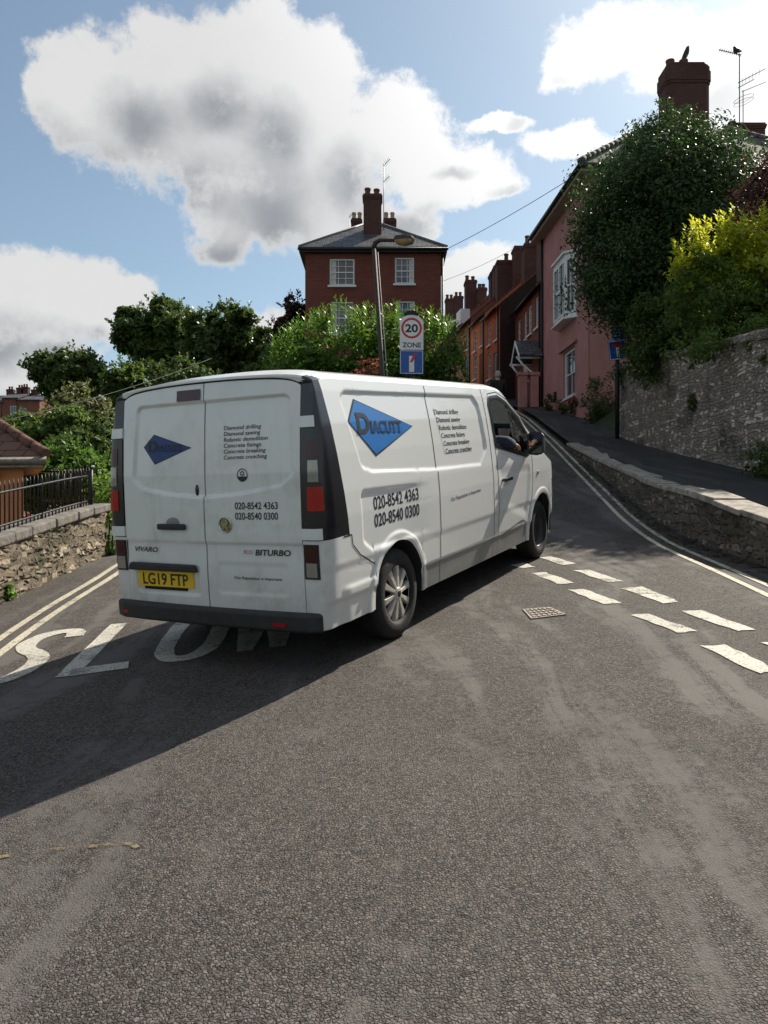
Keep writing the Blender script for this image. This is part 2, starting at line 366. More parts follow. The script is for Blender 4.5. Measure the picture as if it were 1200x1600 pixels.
simple('seat_fabric', (.045, .047, .05), .95, 0, .2, 30)
simple('cab_lining', (.10, .105, .105), .9, 0, .15, 12)
simple('skin', (.50, .29, .21), .55, 0, .08, 30)
simple('navy_cloth', (.016, .022, .05), .9, 0, .25, 25, bump=.3, bscale=30)
simple('black_cloth', (.014, .014, .017), .92, 0, .25, 25, bump=.3, bscale=30)
simple('grey_hair', (.36, .35, .33), .7, 0, .2, 40)
simple('brown_hair', (.09, .06, .04), .7, 0, .2, 40)
simple('white_wood', (.74, .75, .75), .45, 0, .06, 6, bump=.05)
simple('grey_wood', (.30, .27, .22), .8, 0, .25, 12, bump=.3)
simple('black_iron', (.016, .016, .018), .5, .3, .3, 20, bump=.25, bscale=60)
simple('iron_cover', (.20, .165, .14), .65, .35, .35, 25, bump=.4, bscale=60)
simple('lamp_grey', (.05, .042, .036), .7, .2, .3, 14, bump=.25, bscale=50)
simple('galv', (.25, .25, .25), .5, .7, .2, 15)
simple('sign_white', (.78, .79, .78), .35, 0, .05, 8)
simple('sign_red', (.55, .02, .03), .35, 0, .05)
simple('sign_blue', (.010, .085, .36), .35, 0, .08, 8)
simple('sign_black', (.012, .012, .014), .45)
simple('amber_lens', (.34, .26, .13), .25, 0, .2, 20, coat=.5)
simple('pot_buff', (.40, .33, .25), .85, 0, .2, 20)
simple('pot_red', (.13, .055, .04), .85, 0, .25, 20)
simple('bark', (.075, .058, .043), .95, 0, .35, 10, bump=.8, bscale=20)
simple('bird_black', (.015, .015, .02), .5, 0, .2, 20)
simple('curtain', (.62, .62, .60), .9, 0, .1, 10)
simple('slate_lead', (.17, .17, .18), .6, .2, .15)
simple('door_white', (.62, .64, .66), .5)
simple('door_dark', (.03, .028, .03), .5)
simple('terracotta', (.33, .12, .06), .85, 0, .2, 15)
simple('flower_red', (.6, .03, .05), .6)
simple('cable_black', (.02, .02, .02), .7)
simple('cable_grey', (.28, .28, .28), .6)
simple('grass', (.032, .045, .014), .95, 0, .4, 3, bump=.8, bscale=30)
simple('earth', (.07, .055, .04), .95, 0, .3, 4, bump=.8, bscale=20)
simple('interior_dark', (.02, .02, .024), .9)
simple('orange_render', (.60, .23, .10), .85, 0, .12, 3, bump=.25, bscale=40)
simple('dark_orange', (.30, .085, .03), .85, 0, .12, 3)
simple('pink_render', (.44, .205, .19), .88, 0, .13, 1.6, bump=.22, bscale=25)
simple('pink_trim', (.44, .205, .185), .88, 0, .12, 2)
simple('ochre_render', (.72, .27, .10), .88, 0, .15, 1.5, bump=.25, bscale=25)
simple('white_render', (.6, .58, .54), .88, 0, .1, 2)
simple('dead_leaf', (.10, .062, .032), .9, 0, .5, 3)
simple('coping_stone', (.31, .275, .235), .92, 0, .45, 7, bump=1.0, bscale=26)
simple('wall_cap', (.15, .135, .12), .95, 0, .35, 6, bump=.8, bscale=18)
def glass_mat(name, tint, rough=.03):
    m, g, b, o = new_mat(name)
    tr = g.n('ShaderNodeBsdfTransparent', {'Color': (*tint, 1)}); gl = g.n('ShaderNodeBsdfGlossy', {'Color': (.9, .9, .9, 1), 'Roughness': rough})
    fr = g.n('ShaderNodeFresnel', {'IOR': 1.5})
    ms = g.n('ShaderNodeMixShader', {0: fr.outputs[0], 1: tr.outputs[0], 2: gl.outputs[0]}); g.link(ms.outputs[0], o.inputs[0]); return m
glass_mat('auto_glass', (.55, .62, .60))
def pane_mat():
    m, g, b, o = new_mat('window_glass')
    tc = g.n('ShaderNodeTexCoord').outputs['Object']; n = g.noise(tc, 1.2, 3, .5)
    g.link(g.mix(n, (.012, .016, .025), (.05, .06, .08)), b.inputs['Base Color'])
    b.inputs['Roughness'].default_value = .06; b.inputs['Specular IOR Level'].default_value = .9
    bn = g.n('ShaderNodeBump', {'Strength': .06, 'Distance': .02, 'Height': g.noise(tc, 3, 2, .5)}); g.link(bn.outputs[0], b.inputs['Normal'])
pane_mat()
brick('red_brick', (.21, .058, .042), (.15, .040, .032), (.17, .10, .08), dirt=.3)
brick('brown_brick', (.30, .115, .075), (.21, .08, .06), (.13, .09, .07), dirt=.45)
brick('dark_and_shaded_brick', (.052, .026, .022), (.035, .020, .019), (.05, .035, .03), dirt=.5)  # the orange cottage's end wall has its shade put into this near-black colour
brick('orange_brick', (.74, .25, .10), (.60, .19, .08), (.45, .22, .13), dirt=.25)
brick('chimney_brick', (.115, .052, .043), (.085, .040, .034), (.10, .07, .06), dirt=.5)
brick('slate', (.15, .15, .155), (.055, .058, .068), (.015, .015, .017), .36, .22, .018, bump=.8, dirt=.4, rough=.5)
brick('clay_tile', (.28, .115, .075), (.20, .085, .058), (.04, .025, .02), .2, .16, .010, bump=1.0, dirt=.45)
brick('brown_tile', (.19, .10, .075), (.15, .08, .06), (.05, .03, .025), .33, .24, .010, bump=1.0, dirt=.25)
brick('grey_tile', (.16, .15, .14), (.12, .115, .11), (.04, .04, .04), .25, .2, .010, bump=1.0, dirt=.3)
rubble('garden_stone', (.29, .24, .20), (.46, .39, .33), (.25, .22, .195), 4.6, 15.5, .9)
rubble('kerb_stone', (.15, .125, .10), (.21, .18, .145), (.11, .095, .08), 3.6, 9.0, .8)
rubble('left_stone', (.15, .125, .095), (.27, .225, .165), (.085, .072, .06), 3.4, 7.0, .8)
asphalt('road_asphalt', .026, .210, (1, .885, .80))
asphalt('pavement_asphalt', .03, .12, (.97, .98, 1))
worn_paint('road_white', (.53, .50, .43), .12, .8)
worn_paint('road_yellow', (.56, .51, .385), .12, .8)
leaf('leaf_dark', (.034, .064, .012), (.072, .108, .020), .35, .45, .3)
leaf('leaf_mid', (.045, .085, .013), (.095, .14, .026), .45)
leaf('leaf_bright', (.055, .11, .015), (.11, .19, .03), .5)
leaf('leaf_laurel', (.040, .090, .016), (.095, .175, .030), .42, .42, .3, (.12, .24, .025))
leaf('leaf_lime', (.15, .235, .02), (.28, .35, .035), .6, .4, .5, (.62, .62, .05))
leaf('leaf_holly', (.026, .056, .014), (.055, .095, .026), .26, .5, .3)
leaf('leaf_copper', (.035, .016, .016), (.065, .026, .022), .3)
leaf('leaf_rust', (.10, .025, .02), (.16, .05, .03), .4)
leaf('leaf_olive', (.07, .085, .028), (.13, .14, .05), .45)
# ------------------------------------------------------------------ the lie of the land (eye level = 0)
def ramp(t, t0, L):
    t = t-t0
    return 0.0 if t <= 0 else (t*t/(2*L) if t < L else t-L/2)
def sstep(t, a, b):
    t = min(1, max(0, (t-a)/(b-a))); return t*t*(3-2*t)
def Gz(x, y):
    w = sstep(x, -2.6, .4)
    yy = min(y, 62)
    z = -1.5255+.0548*max(-9, min(14, x))+.1035*yy
    z += w*(.11*ramp(yy, 8.6, 3)-.06*ramp(yy, 34, 4))
    z -= (1-w)*.115*ramp(yy, 9.6, 4)
    return z
def lerp(xs, ys, t): return float(np.interp(t, xs, ys))
def x_kerb(y): return lerp([-9,3,7.5,9.1,11.2,15,20,26,29,34.5,39.5,45,60], [3.85,3.8,3.76,3.73,3.84,4.12,4.5,4.95,5.05,4.45,3.8,3.0,.5], y)
def x_wall(y): return lerp([-9,3,7.5,11.8,15,19.6,24,29.6,34.4,34.6,39.5,47,60], [6.2,6.1,6.0,5.9,5.95,6.02,6.5,6.2,6.0,5.25,4.5,3.4,1.2], y)
def pave_up(y): return lerp([-9,3,7.5,9.1,11.2,15,18.5,60], [.38,.40,.42,.55,.46,.25,.09,.07], y)
def pave_z(y, x=None):
    k = x_kerb(y); return Gz(k, y)+pave_up(y)+(0 if x is None else .02*(x-k))
def x_left(y): return lerp([-9,3,7.75,10.8,14,30,60], [-3.9,-3.9,-3.88,-3.97,-4.3,-6.2,-10], y)
def ray(px, py): return Vector(((px-600)/F, 1, (800-py)/F))
def at(px, py, y): return ray(px, py)*y                           # a photo pixel at a distance
def on_ground(px, py, h=0.0):
    d = ray(px, py); lo, hi = 1.2, 60.0
    f = lambda t: d.z*t-Gz(d.x*t, t)-h
    t = lo
    while t < hi and f(t) > 0: t += .1
    a, b = t-.1, t
    for _ in range(30):
        c = (a+b)/2
        if f(c) > 0: a = c
        else: b = c
    return (d.x*b, b)

def sheet(name, xs_fn, ys, nx, zf, m, wob=0):
    b = MB(); P = []
    for y in ys:
        x0, x1 = xs_fn(y); P.append([(x0+(x1-x0)*i/nx, y, zf(x0+(x1-x0)*i/nx, y)) for i in range(nx+1)])
    b.grid(P, flip=True); return struct(b.build(name, M[m]))
ysr = list(np.concatenate([np.arange(-9, 16, .25), np.arange(16, 62.1, .7)]))
sheet('road', lambda y: (x_left(y)-.05, x_kerb(y)+.03), ysr, 40, Gz, 'road_asphalt')
sheet('pavement', lambda y: (x_kerb(y)+.12, x_wall(y)+.15), ysr, 8, lambda x, y: pave_z(y, x), 'pavement_asphalt')
def far_ground():
    b = MB(); vals = [-900,-400,-150,-80,-50,-35,-25,-18,-13,-10,-8,-6.5,-5,-4,-3,-1.5,0,1.5,3,4.5,6,8,10,13,17,22,30,45,80,150,400,900]
    ysv = [-900,-300,-100,-40,-20,-9,-4,0,4,7,9,11,13,15,17,19,21,24,27,30,34,38,42,47,52,58,66,80,110,200,500,1500]
    def z(x, y):
        v = Gz(x, max(-9, y))
        if x < -4: v -= .05+.85*sstep(-x, 4.0, 4.6)*sstep(y, 40, 12)+.02*min(60, -x-4)
        if x > 6.2 and y > -2: v += 1.9*sstep(x, 6.2, 6.6)*sstep(y, -3, 9)*(1-.45*sstep(y, 16, 26))
        if y > 60: v += .05*min(150, y-60)
        return v-.14
    b.grid([[(x, y, z(x, y)) for x in vals] for y in ysv], flip=True)
    return struct(b.build('ground', M['grass']))
far_ground()
def ribbon(b, path, width, zf, lift, sub=.25, mi=None):
    """flat strip following a ground path"""
    pts = [Vector((*p, 0)) for p in path]; dense = []
    for i in range(len(pts)-1):
        n = max(1, int((pts[i+1]-pts[i]).length/sub))
        dense += [pts[i].lerp(pts[i+1], k/n) for k in range(n)]
    dense.append(pts[-1]); L = []; R = []
    for i, p in enumerate(dense):
        t = (dense[min(i+1, len(dense)-1)]-dense[max(i-1, 0)]).normalized(); nrm = Vector((-t.y, t.x, 0))
        w = width*(1+random.uniform(-.06, .06))/2
        for s_, A in ((1, L), (-1, R)):
            q = p+nrm*w*s_; A.append((q.x, q.y, zf(q.x, q.y)+lift))
    b.grid([R, L], mi=mi, flip=False)
def smooth(path, it=2):
    for _ in range(it):
        q = [path[0]]
        for a, c in zip(path, path[1:]): q += [(a[0]*.75+c[0]*.25, a[1]*.75+c[1]*.25), (a[0]*.25+c[0]*.75, a[1]*.25+c[1]*.75)]
        q.append(path[-1]); path = q
    return path
# double yellow lines, left and right
gl = [on_ground(*p) for p in ((-120,1085),(0,998),(60,958),(110,928),(150,905),(178,886))]
d_ = (gl[-1][0]-gl[-3][0], gl[-1][1]-gl[-3][1]); gl += [(gl[-1][0]+d_[0]*k, gl[-1][1]+d_[1]*k) for k in (1, 2, 4)]
gl = smooth(gl)
b = MB(); ribbon(b, gl, .075, Gz, .006); ribbon(b, [(x+.17, y+.02) for x, y in gl], .075, Gz, .006)
struct(b.build('yellow_line', M['road_yellow']))
b = MB()
for off in (0, .17):
    path = [(x_kerb(y)-lerp([3,6.6,9,12,20,40], [.78,.58,.47,.40,.26,.25], y)+off, y) for y in np.arange(3, 44, .5)]
    ribbon(b, smooth(path, 1), .06, Gz, .006)
struct(b.build('yellow_line', M['road_yellow']))
# give-way marking: two broken rows
c8 = lambda p: on_ground(740+p[0]*.3833, 820+p[1]*.3833)
dash = [((270,135),(315,130),(415,160),(365,166)), ((410,188),(470,185),(608,232),(545,236)), ((600,260),(685,254),(838,316),(770,322)),
        ((845,355),(930,349),(1142,430),(1075,436)), ((1170,482),(1260,476),(1490,580),(1410,586)),
        ((150,168),(205,156),(248,172),(200,178)), ((235,199),(290,195),(416,240),(345,243)), ((387,267),(450,264),(606,321),(530,325)),
        ((642,370),(715,364),(907,436),(835,443)), ((930,497),(1030,492),(1250,600),(1160,608))]
b = MB()
for q in dash:
    A, B_, C_, D_ = [Vector((*c8(p), 0)) for p in q]; P = []
    for i in range(4):
        row = []
        for j in range(7):
            p = A.lerp(B_, i/3).lerp(D_.lerp(C_, i/3), j/6)
            if i in (0, 3) or j in (0, 6): p += Vector((random.uniform(-.012,.012), random.uniform(-.012,.012), 0))
            row.append((p.x, p.y, Gz(p.x, p.y)+.006))
        P.append(row)
    b.grid(P)
struct(b.build('give_way_line', M['road_white']))
# SLOW, painted for traffic going down the left road
o_ = Vector((*on_ground(88, 1060), 0)); dv = Vector((-.10, .995, 0)); du = (Vector((*on_ground(430, 1014), 0))-o_).normalized()
def lett(b, u0, path, w, it=0):
    p2 = [o_+du*(u0+u)+dv*v for u, v in path]; p2 = [(p.x, p.y) for p in p2]
    ribbon(b, smooth(p2, it) if it else p2, w, Gz, .006, .12)
b = MB()
lett(b, -.62, [(.40,1.18),(.37,1.38),(.26,1.43),(.13,1.38),(.06,1.15),(.12,.92),(.27,.74),(.35,.52),(.33,.25),(.24,.10),(.10,.08),(.02,.22)], .145, 2)
lett(b, 0, [(.06,1.46),(.06,.0)], .14); lett(b, 0, [(.06,.085),(.44,.085)], .17)
lett(b, .56, [(.06,.75),(.07,1.2),(.14,1.42),(.24,1.47),(.34,1.42),(.42,1.2),(.43,.75),(.42,.3),(.34,.1),(.24,.06),(.14,.1),(.07,.3),(.06,.75)], .14, 2)
lett(b, 1.10, [(.03,1.5),(.14,.04)], .10); lett(b, 1.10, [(.15,.04),(.26,1.1)], .10); lett(b, 1.10, [(.27,1.1),(.38,.04)], .10); lett(b, 1.10, [(.39,.04),(.50,1.5)], .10)
struct(b.build('slow_lettering', M['road_white']))
b = MB(); ribbon(b, smooth([on_ground(*p) for p in ((-10,1342),(60,1330),(140,1324),(205,1318),(214,1326))]), .022, Gz, .004)
struct(b.build('paint_mark', worn_paint('faded_yellow', (.22, .165, .085), .13, 1.6)))

# ------------------------------------------------------------------ manhole cover
def manhole():
    c = [Vector((*on_ground(*p), 0)) for p in ((820,954),(858,951),(880,961),(832,967))]
    mid = sum(c, Vector())/4; mid.z = Gz(mid.x, mid.y)
    t = thing('manhole_cover', 'small rectangular iron manhole cover set in the road beside the broken white lines', 'manhole cover', mid)
    z = lambda p, h: (p.x, p.y, Gz(p.x, p.y)+h)
    f = MB(); big = [mid*1+(p-Vector((mid.x, mid.y, 0)))*1.14 for p in c]
    for i in range(4):
        j = (i+1) % 4; f.prism([z(big[i], .002), z(big[j], .002), z(c[j], .002), z(c[i], .002)], (0,0,.008))
    f.build('frame', M['iron_cover'], t)
    p = MB(); p.prism([z(q, .001) for q in [mid+(q-Vector((mid.x, mid.y, 0)))*.97 for q in c]], (0,0,.005))
    for i in range(6):
        for j in range(4):
            a = c[0].lerp(c[1], (i+.2)/6).lerp(c[3].lerp(c[2], (i+.2)/6), (j+.2)/4); b2 = c[0].lerp(c[1], (i+.8)/6).lerp(c[3].lerp(c[2], (i+.8)/6), (j+.2)/4)
            c2 = c[0].lerp(c[1], (i+.8)/6).lerp(c[3].lerp(c[2], (i+.8)/6), (j+.8)/4); d2 = c[0].lerp(c[1], (i+.2)/6).lerp(c[3].lerp(c[2], (i+.2)/6), (j+.8)/4)
            p.prism([z(a, .006), z(b2, .006), z(c2, .006), z(d2, .006)], (0,0,.007))
    p.build('lid', M['iron_cover'], t)
manhole()

# ------------------------------------------------------------------ walls along the road
def rough_wall(name, label, cat, base, height, thick, side, m, capm=None, cap=None, rough=.03, seed=1, loc=None):
    """base: list of (x,y,z); height fn(i,f); the face is pushed about so that its stones stand out; side=+1: front faces -x"""
    rs = np.random.RandomState(seed); b = MB(); n = len(base); rows = 14; Fr = []; Bk = []
    nz = rs.randn(n, rows+1)*rough
    for i, p in enumerate(base):
        h = height(i); f = []; k = []
        for j in range(rows+1):
            z = p[2]+h*j/rows
            f.append((p[0]+side*nz[i, j], p[1]+rs.randn()*.01, z+(rs.randn()*rough*.5 if j == rows else 0))); k.append((p[0]+side*thick, p[1], z))
        Fr.append(f); Bk.append(k)
    b.grid(Fr, smooth=True, flip=side < 0); b.grid(Bk, smooth=False, flip=side > 0)
    b.grid([[Fr[i][-1] for i in range(n)], [Bk[i][-1] for i in range(n)]], smooth=False, flip=side < 0)
    for i in (0, n-1):
        b.grid([Fr[i], Bk[i]], smooth=False, flip=(i == 0) == (side < 0) )
    c = Vector(base[n//2]) if loc is None else Vector(loc)
    t = thing(name, label, cat, c); b.build('masonry', M[m], t); return t
def ys(a, b, s): return list(np.arange(a, b+.001, s))
# low wall that holds up the raised pavement
Y = ys(-6, 18.4, .10)
base = [(x_kerb(y)+.02, y, Gz(x_kerb(y), y)-.12) for y in Y]
t = rough_wall('retaining_wall', 'low mossy stone wall holding up the raised pavement on the right of the road', 'wall', base, lambda i: pave_up(Y[i])+.10, .28, 1, 'kerb_stone', rough=.010, seed=3, loc=(3.76, 7.5, Gz(3.76, 7.5)))
b = MB(); y = -6.0; rs = np.random.RandomState(5)
while y < 18.2:
    L = rs.uniform(.35, 1.0); w = rs.uniform(.20, .40); z0 = pave_z(y)-.015; z1 = pave_z(y+L)-.015; h = .055+rs.uniform(0, .03); k0, k1 = x_kerb(y)-.03, x_kerb(y+L)-.03
    e = rs.uniform(-.02, .02)
    b.prism([(k0+e, y+.008, z0), (k0+w, y+.012, z0), (k1+w+rs.uniform(-.10,.10), y+L-.012, z1), (k1+e, y+L-.008, z1)], (0, 0, h)); y += L
b.build('coping', M['coping_stone'], t, bevel=.012)
# tall garden wall
Y2 = ys(-4, 19.7, .15)
base2 = [(x_wall(y), y, pave_z(y, x_wall(y))-.15) for y in Y2]
gw_h = lambda y: lerp([-4,8,11.8,15,17,19.7], [2.2,2.2,2.15,2.05,1.95,1.75], y)+.15
t = rough_wall('garden_wall', 'tall old rubble stone garden wall beside the raised pavement, plants growing over its top', 'wall', base2, lambda i: gw_h(Y2[i]), .45, 1, 'garden_stone', rough=.010, seed=8, loc=(5.9, 12, pave_z(12)))
b = MB(); y = -4.0
while y < 19.4:
    L = rs.uniform(.3, .6); z = pave_z(y, 6)+gw_h(y)-.17; x = x_wall(y)
    b.prism([(x-.05+rs.uniform(-.03,.03), y, z), (x+.5, y, z), (x+.5, y+L-.015, z+.03), (x-.05+rs.uniform(-.03,.03), y+L-.015, z+.03)], (0, 0, .09+rs.uniform(0,.06))); y += L
b.build('capping', M['garden_stone'], t, bevel=.02)
# left stone wall with iron railing
Y3 = ys(4.5, 11.05, .09)
base3 = [(x_left(y), y, Gz(x_left(y), y)-.15) for y in Y3]
lw_h = lambda y: lerp([4, 7.75, 10.8, 11.2], [.62, .60, .66, .66], y)
t = rough_wall('stone_wall', 'low rubble stone wall under the black railings at the left of the road', 'wall', base3, lambda i: lw_h(Y3[i])+.15, .35, -1, 'left_stone', rough=.020, seed=4, loc=(-3.9, 8, Gz(-3.9, 8)))
b = MB(); y = 4.5
while y < 10.9:
    L = rs.uniform(.35, .7); z0 = Gz(x_left(y), y)+lw_h(y)-.02; z1 = Gz(x_left(y+L), y+L)+lw_h(y+L)-.02; x0, x1 = x_left(y), x_left(y+L)
    b.prism([(x0+.045+rs.uniform(-.02,.02), y+.006, z0), (x0-.37, y+.006, z0), (x1-.37, y+L-.006, z1), (x1+.045+rs.uniform(-.02,.02), y+L-.006, z1)], (0, 0, .11)); y += L
b.build('capping', M['wall_cap'], t, bevel=.02)
def railing():
    t = thing('railing', 'black iron railing with spiked bars standing on the low stone wall at the left', 'railing', (-4.05, 8, Gz(-3.9, 8)+.65))
    top = lambda y: Gz(x_left(y), y)+lw_h(y)+.09; rh = .47
    b = MB()
    for h in (.06, rh-.06): b.tube([(x_left(y)-.14, y, top(y)+h) for y in ys(4.6, 10.75, .4)], .014, 6)
    b.build('rail', M['black_iron'], t)
    y = 4.7
    k = 0
    while y < 10.7:
        b = MB(); x = x_left(y)-.14; r = .009; post = k % 12 == 6
        b.tube([(x, y, top(y)-.03), (x, y, top(y)+rh), (x, y, top(y)+rh+.06)], [r*(1.9 if post else 1), r*(1.9 if post else 1), .002], 6)
        b.build('post' if post else 'bar', M['black_iron'], t); y += .105; k += 1
    b = MB(); x, y = x_left(10.78)-.14, 10.78
    b.tube([(x, y, top(y)-.05), (x, y, top(y)+rh+.02)], .024, 8); b.lathe([(.0,0),(.03,.02),(.0,.06)], (x, y, top(y)+rh+.02), n=8)
    for j in range(7):
        xx = x-.07-.09*j; b.tube([(xx, y+.12, top(y)-.02), (xx, y+.12, top(y)+rh+.03)], .009, 6)
    b.tube([(x, y, top(y)+rh-.02), (x-.05, y+.12, top(y)+rh), (x-.75, y+.12, top(y)+rh)], .014, 6); b.tube([(x, y, top(y)+.06), (x-.05, y+.12, top(y)+.06), (x-.75, y+.12, top(y)+.06)], .014, 6)
    b.build('end_panel', M['black_iron'], t)
railing()
# ------------------------------------------------------------------ the van (own frame: X forward, Y left, Z up, origin on the road under the rear doors)
VR = Matrix(((0.47477,-0.87842,-0.05440),(0.87239,0.47788,-0.10281),(0.11631,0.00135,0.99321)))
VT = Vector((-1.1396, 5.2671, -1.0428))
van = thing('van', 'white panel van with a blue diamond on its side, turning uphill, its rear towards us', 'van', VT)
van.matrix_world = Matrix.Translation(VT) @ VR.to_4x4()
van.rotation_mode = 'XYZ'
VW = ([.2,.25,.44,.452,.475,.66,.70,1.0,1.15,1.4,1.6,1.8,1.88,1.95], [.898,.905,.918,.920,.933,.940,.948,.952,.946,.925,.901,.866,.846,.82])
sideW = lambda z: np.interp(z, *VW)
rearI = lambda z: np.interp(z, [.2,.5,.9,1.3,1.6,1.9,2.0], [0,0,.004,.028,.062,.108,.13])
frontI = lambda z: np.interp(z, [.2,.3,.5,.7,.85,1.0,1.2], [.08,.03,0,.012,.05,.13,.25])
ztop = lambda x: np.interp(x, [0,.1,.3,3.3,3.5,3.9,4.25,4.6,4.75,5.0,5.2,5.33,5.4], [1.845,1.862,1.88,1.88,1.855,1.62,1.39,1.19,1.13,1.06,.98,.90,.86])
crown = lambda x: np.interp(x, [0,.12,.3,3.3,3.8,4.6,4.8,5.4], [.62,.75,1,1,1.4,1.3,.9,.6])
AX = (.968, 4.466); AZ = .335; AR = (.398, .41)
def zlow(x):
    z = np.full_like(x, .275)
    z = np.where(x < .6, .30, z); z = np.where(x > 4.9, .24, z)
    for c, r in zip(AX, AR):
        d = np.abs(x-c); z = np.where(d < r, np.maximum(z, AZ+np.sqrt(np.maximum(r*r-d*d, 0))), z)
    return z
def sdf(px, pz, poly, r=0.0):                  # signed distance (negative inside) to a polygon, corners rounded by r after shrinking
    d = np.full(px.shape, 1e9); inside = np.zeros(px.shape, bool); n = len(poly)
    for i in range(n):
        ax, az = poly[i]; bx, bz = poly[(i+1) % n]
        ex, ez = bx-ax, bz-az; t = np.clip(((px-ax)*ex+(pz-az)*ez)/(ex*ex+ez*ez), 0, 1)
        d = np.minimum(d, np.hypot(px-ax-t*ex, pz-az-t*ez))
        cond = (az > pz) != (bz > pz)
        with np.errstate(divide='ignore', invalid='ignore'): xi = (bx-ax)*(pz-az)/(bz-az)+ax
        inside ^= cond & (px < xi)
    return np.where(inside, -d, d)-r
def sst(t, a, b): t = np.clip((t-a)/(b-a), 0, 1); return t*t*(3-2*t)
UP = [(.43,1.74),(.55,1.33),(.66,1.30),(1.7,1.245),(2.64,1.225),(2.80,1.34),(2.76,1.70),(2.70,1.755),(.46,1.755)]
LOWP = [(.50,1.09),(.50,.82),(.58,.77),(.75,.77),(1.7,.78),(1.7,1.06)]
def press(x, z):                                # how far the pressings push the side in
    p = .014*sst(sdf(x, z, UP, .045), .008, -.010)
    p = p+.015*sst(sdf(x, z, LOWP, .045), .012, -.022)*(1-sst(x, .95, 1.6))
    fd = [(3.2,1.05),(3.2,.80),(3.9,.62),(4.0,1.02)]
    p = p+.010*sst(sdf(x, z, fd, .05), .05, -.06)
    for c, r in zip(AX, AR):
        d = np.hypot(x-c, z-AZ); p = p-.012*sst(d, r+.075, r+.050)
        p = p+.006*sst(d, r+.014, r+.004)
    p = p-.012*sst(z, .545, .525)*sst(x, .68, .55)
    return p
def side_y(x, z):
    x = np.asarray(x, float); z = np.asarray(z, float)
    return sideW(z)-press(x, z)
# outline columns
CR = .10
cols = []
cols += [(0, .77, -1, 0), (0, .81, -1, 0)]
for k in range(9):
    a = math.pi/2*k/8; cols.append((CR-CR*math.cos(a), .95-CR+CR*math.sin(a), -math.cos(a), math.sin(a)))
cols += [(x, .95, 0, 1) for x in (.115, .13, .15)]
xs = list(np.arange(.17, 4.6, .013))
for c, r in zip(AX, AR):
    xs = [x for x in xs if abs(abs(x-c)-r) > .06]
    for s_ in (-1, 1):
        for th in (0,.5,1,2,3.5,5.5,8,11,15,19,23,27,31): xs.append(c+s_*r*math.cos(R_(th)))
        xs += [c+s_*(r+.004), c+s_*(r+.02), c+s_*(r+.04)]
xs = sorted(x for x in xs if .165 < x < 4.6)
for x in xs: cols.append((x, .95, 0, 1))
fpts = [(4.6,.95),(4.8,.945),(5.0,.92),(5.15,.865),(5.26,.77),(5.33,.64),(5.375,.45),(5.395,.22),(5.40,.05)]
fx, fy = zip(*fpts); tt = np.linspace(0, 1, len(fpts)); t2 = np.linspace(0, 1, 30)
fxs, fys = np.interp(t2, tt, fx), np.interp(t2, tt, fy)
for i in range(1, 30):
    dx, dy = fxs[min(i+1, 29)]-fxs[i-1], fys[min(i+1, 29)]-fys[i-1]; l = math.hypot(dx, dy); cols.append((fxs[i], fys[i], -dy/l, dx/l))
cols = np.array(cols); NC = len(cols); NR = 120
def side_grid():
    xb = cols[:, 0][:, None]; oy = cols[:, 1][:, None]; nx = cols[:, 2][:, None]; ny = cols[:, 3][:, None]
    t = np.linspace(0, 1, NR+1)[None, :]
    zl = zlow(np.where(np.abs(ny) > .999, xb, np.where(xb < 1, .1, 5.2))); zt = ztop(xb)
    Z = zl+(zt-zl)*t
    warp = sst(xb, .06, .17)*(1-sst(xb, .17, .75))
    X0 = xb+np.clip(.105*(1.9-Z), 0, .2)*warp
    ins_s = .95-sideW(Z)+press(X0, Z)*np.where(xb < .13, 0, 1)
    ins_e = np.where(xb < 2, rearI(Z), frontI(Z))
    ins = ny**2*ins_s+nx**2*ins_e
    return X0-nx*ins, oy-ny*ins, Z
GX, GY, GZ_ = side_grid()
VM = [M['van_white'], M['black_trim'], M['dark_gap'], M['black_plastic'], M['clear_lens'], M['interior_dark']]
WINP = [(3.09,1.335),(3.07,1.72),(3.13,1.785),(3.36,1.80),(3.58,1.735),(3.86,1.575),(4.10,1.395),(4.09,1.22),(3.95,1.20)]
cx = (GX[:-1,:-1]+GX[1:,1:])/2; cz = (GZ_[:-1,:-1]+GZ_[1:,1:])/2; cxb = ((cols[:-1,0]+cols[1:,0])/2)[:, None]+0*cx
win_in = sdf(cx, cz, WINP) < 0
door_f = (cx > 3.075) & (cx < 4.17) & (cz > .27) & (cz > AZ+0)
dline = lambda z: np.interp(z, [.27,.5,.7,.9,1.2,1.45], [3.97,3.99,4.10,4.15,4.16,4.20])
region = np.zeros(cx.shape, int)                # 0 body
region[(cx > 3.07) & (cx < dline(cz)) & (cz < np.interp(cx, [3.0,3.36,3.6,4.2], [1.86,1.86,1.79,1.42]))] = 2
region[(cx > 1.705) & (cx < 2.945) & (cz > .275)] = 1
trim = (cxb < .17) & (cz > .868)
region[trim] = 3
region[(cxb > 4.95) & (cz > .70) & (cz < .88) & (cxb < 5.32)] = 4
region[(cxb > 4.85) & (cz < .52)] = 5
region[(cxb > 5.32) & (cz >= .52) & (cz < .80)] = 6
region[win_in] = -1
def cells_mesh(mask, sgn, mi=0, extra=None):
    b = extra or MB(); ii, jj = np.nonzero(mask); ids = {}; vs = []; fs = []
    def vid(i, j):
        k = (i, j)
        if k not in ids: ids[k] = len(vs); vs.append((GX[i, j], sgn*GY[i, j], GZ_[i, j]))
        return ids[k]
    for i, j in zip(ii, jj):
        f = [vid(i, j), vid(i, j+1), vid(i+1, j+1), vid(i+1, j)]
        fs.append(tuple(f) if sgn > 0 else tuple(reversed(f)))
    return b.add(vs, fs, mi, True)
L_ = dict(local=True)
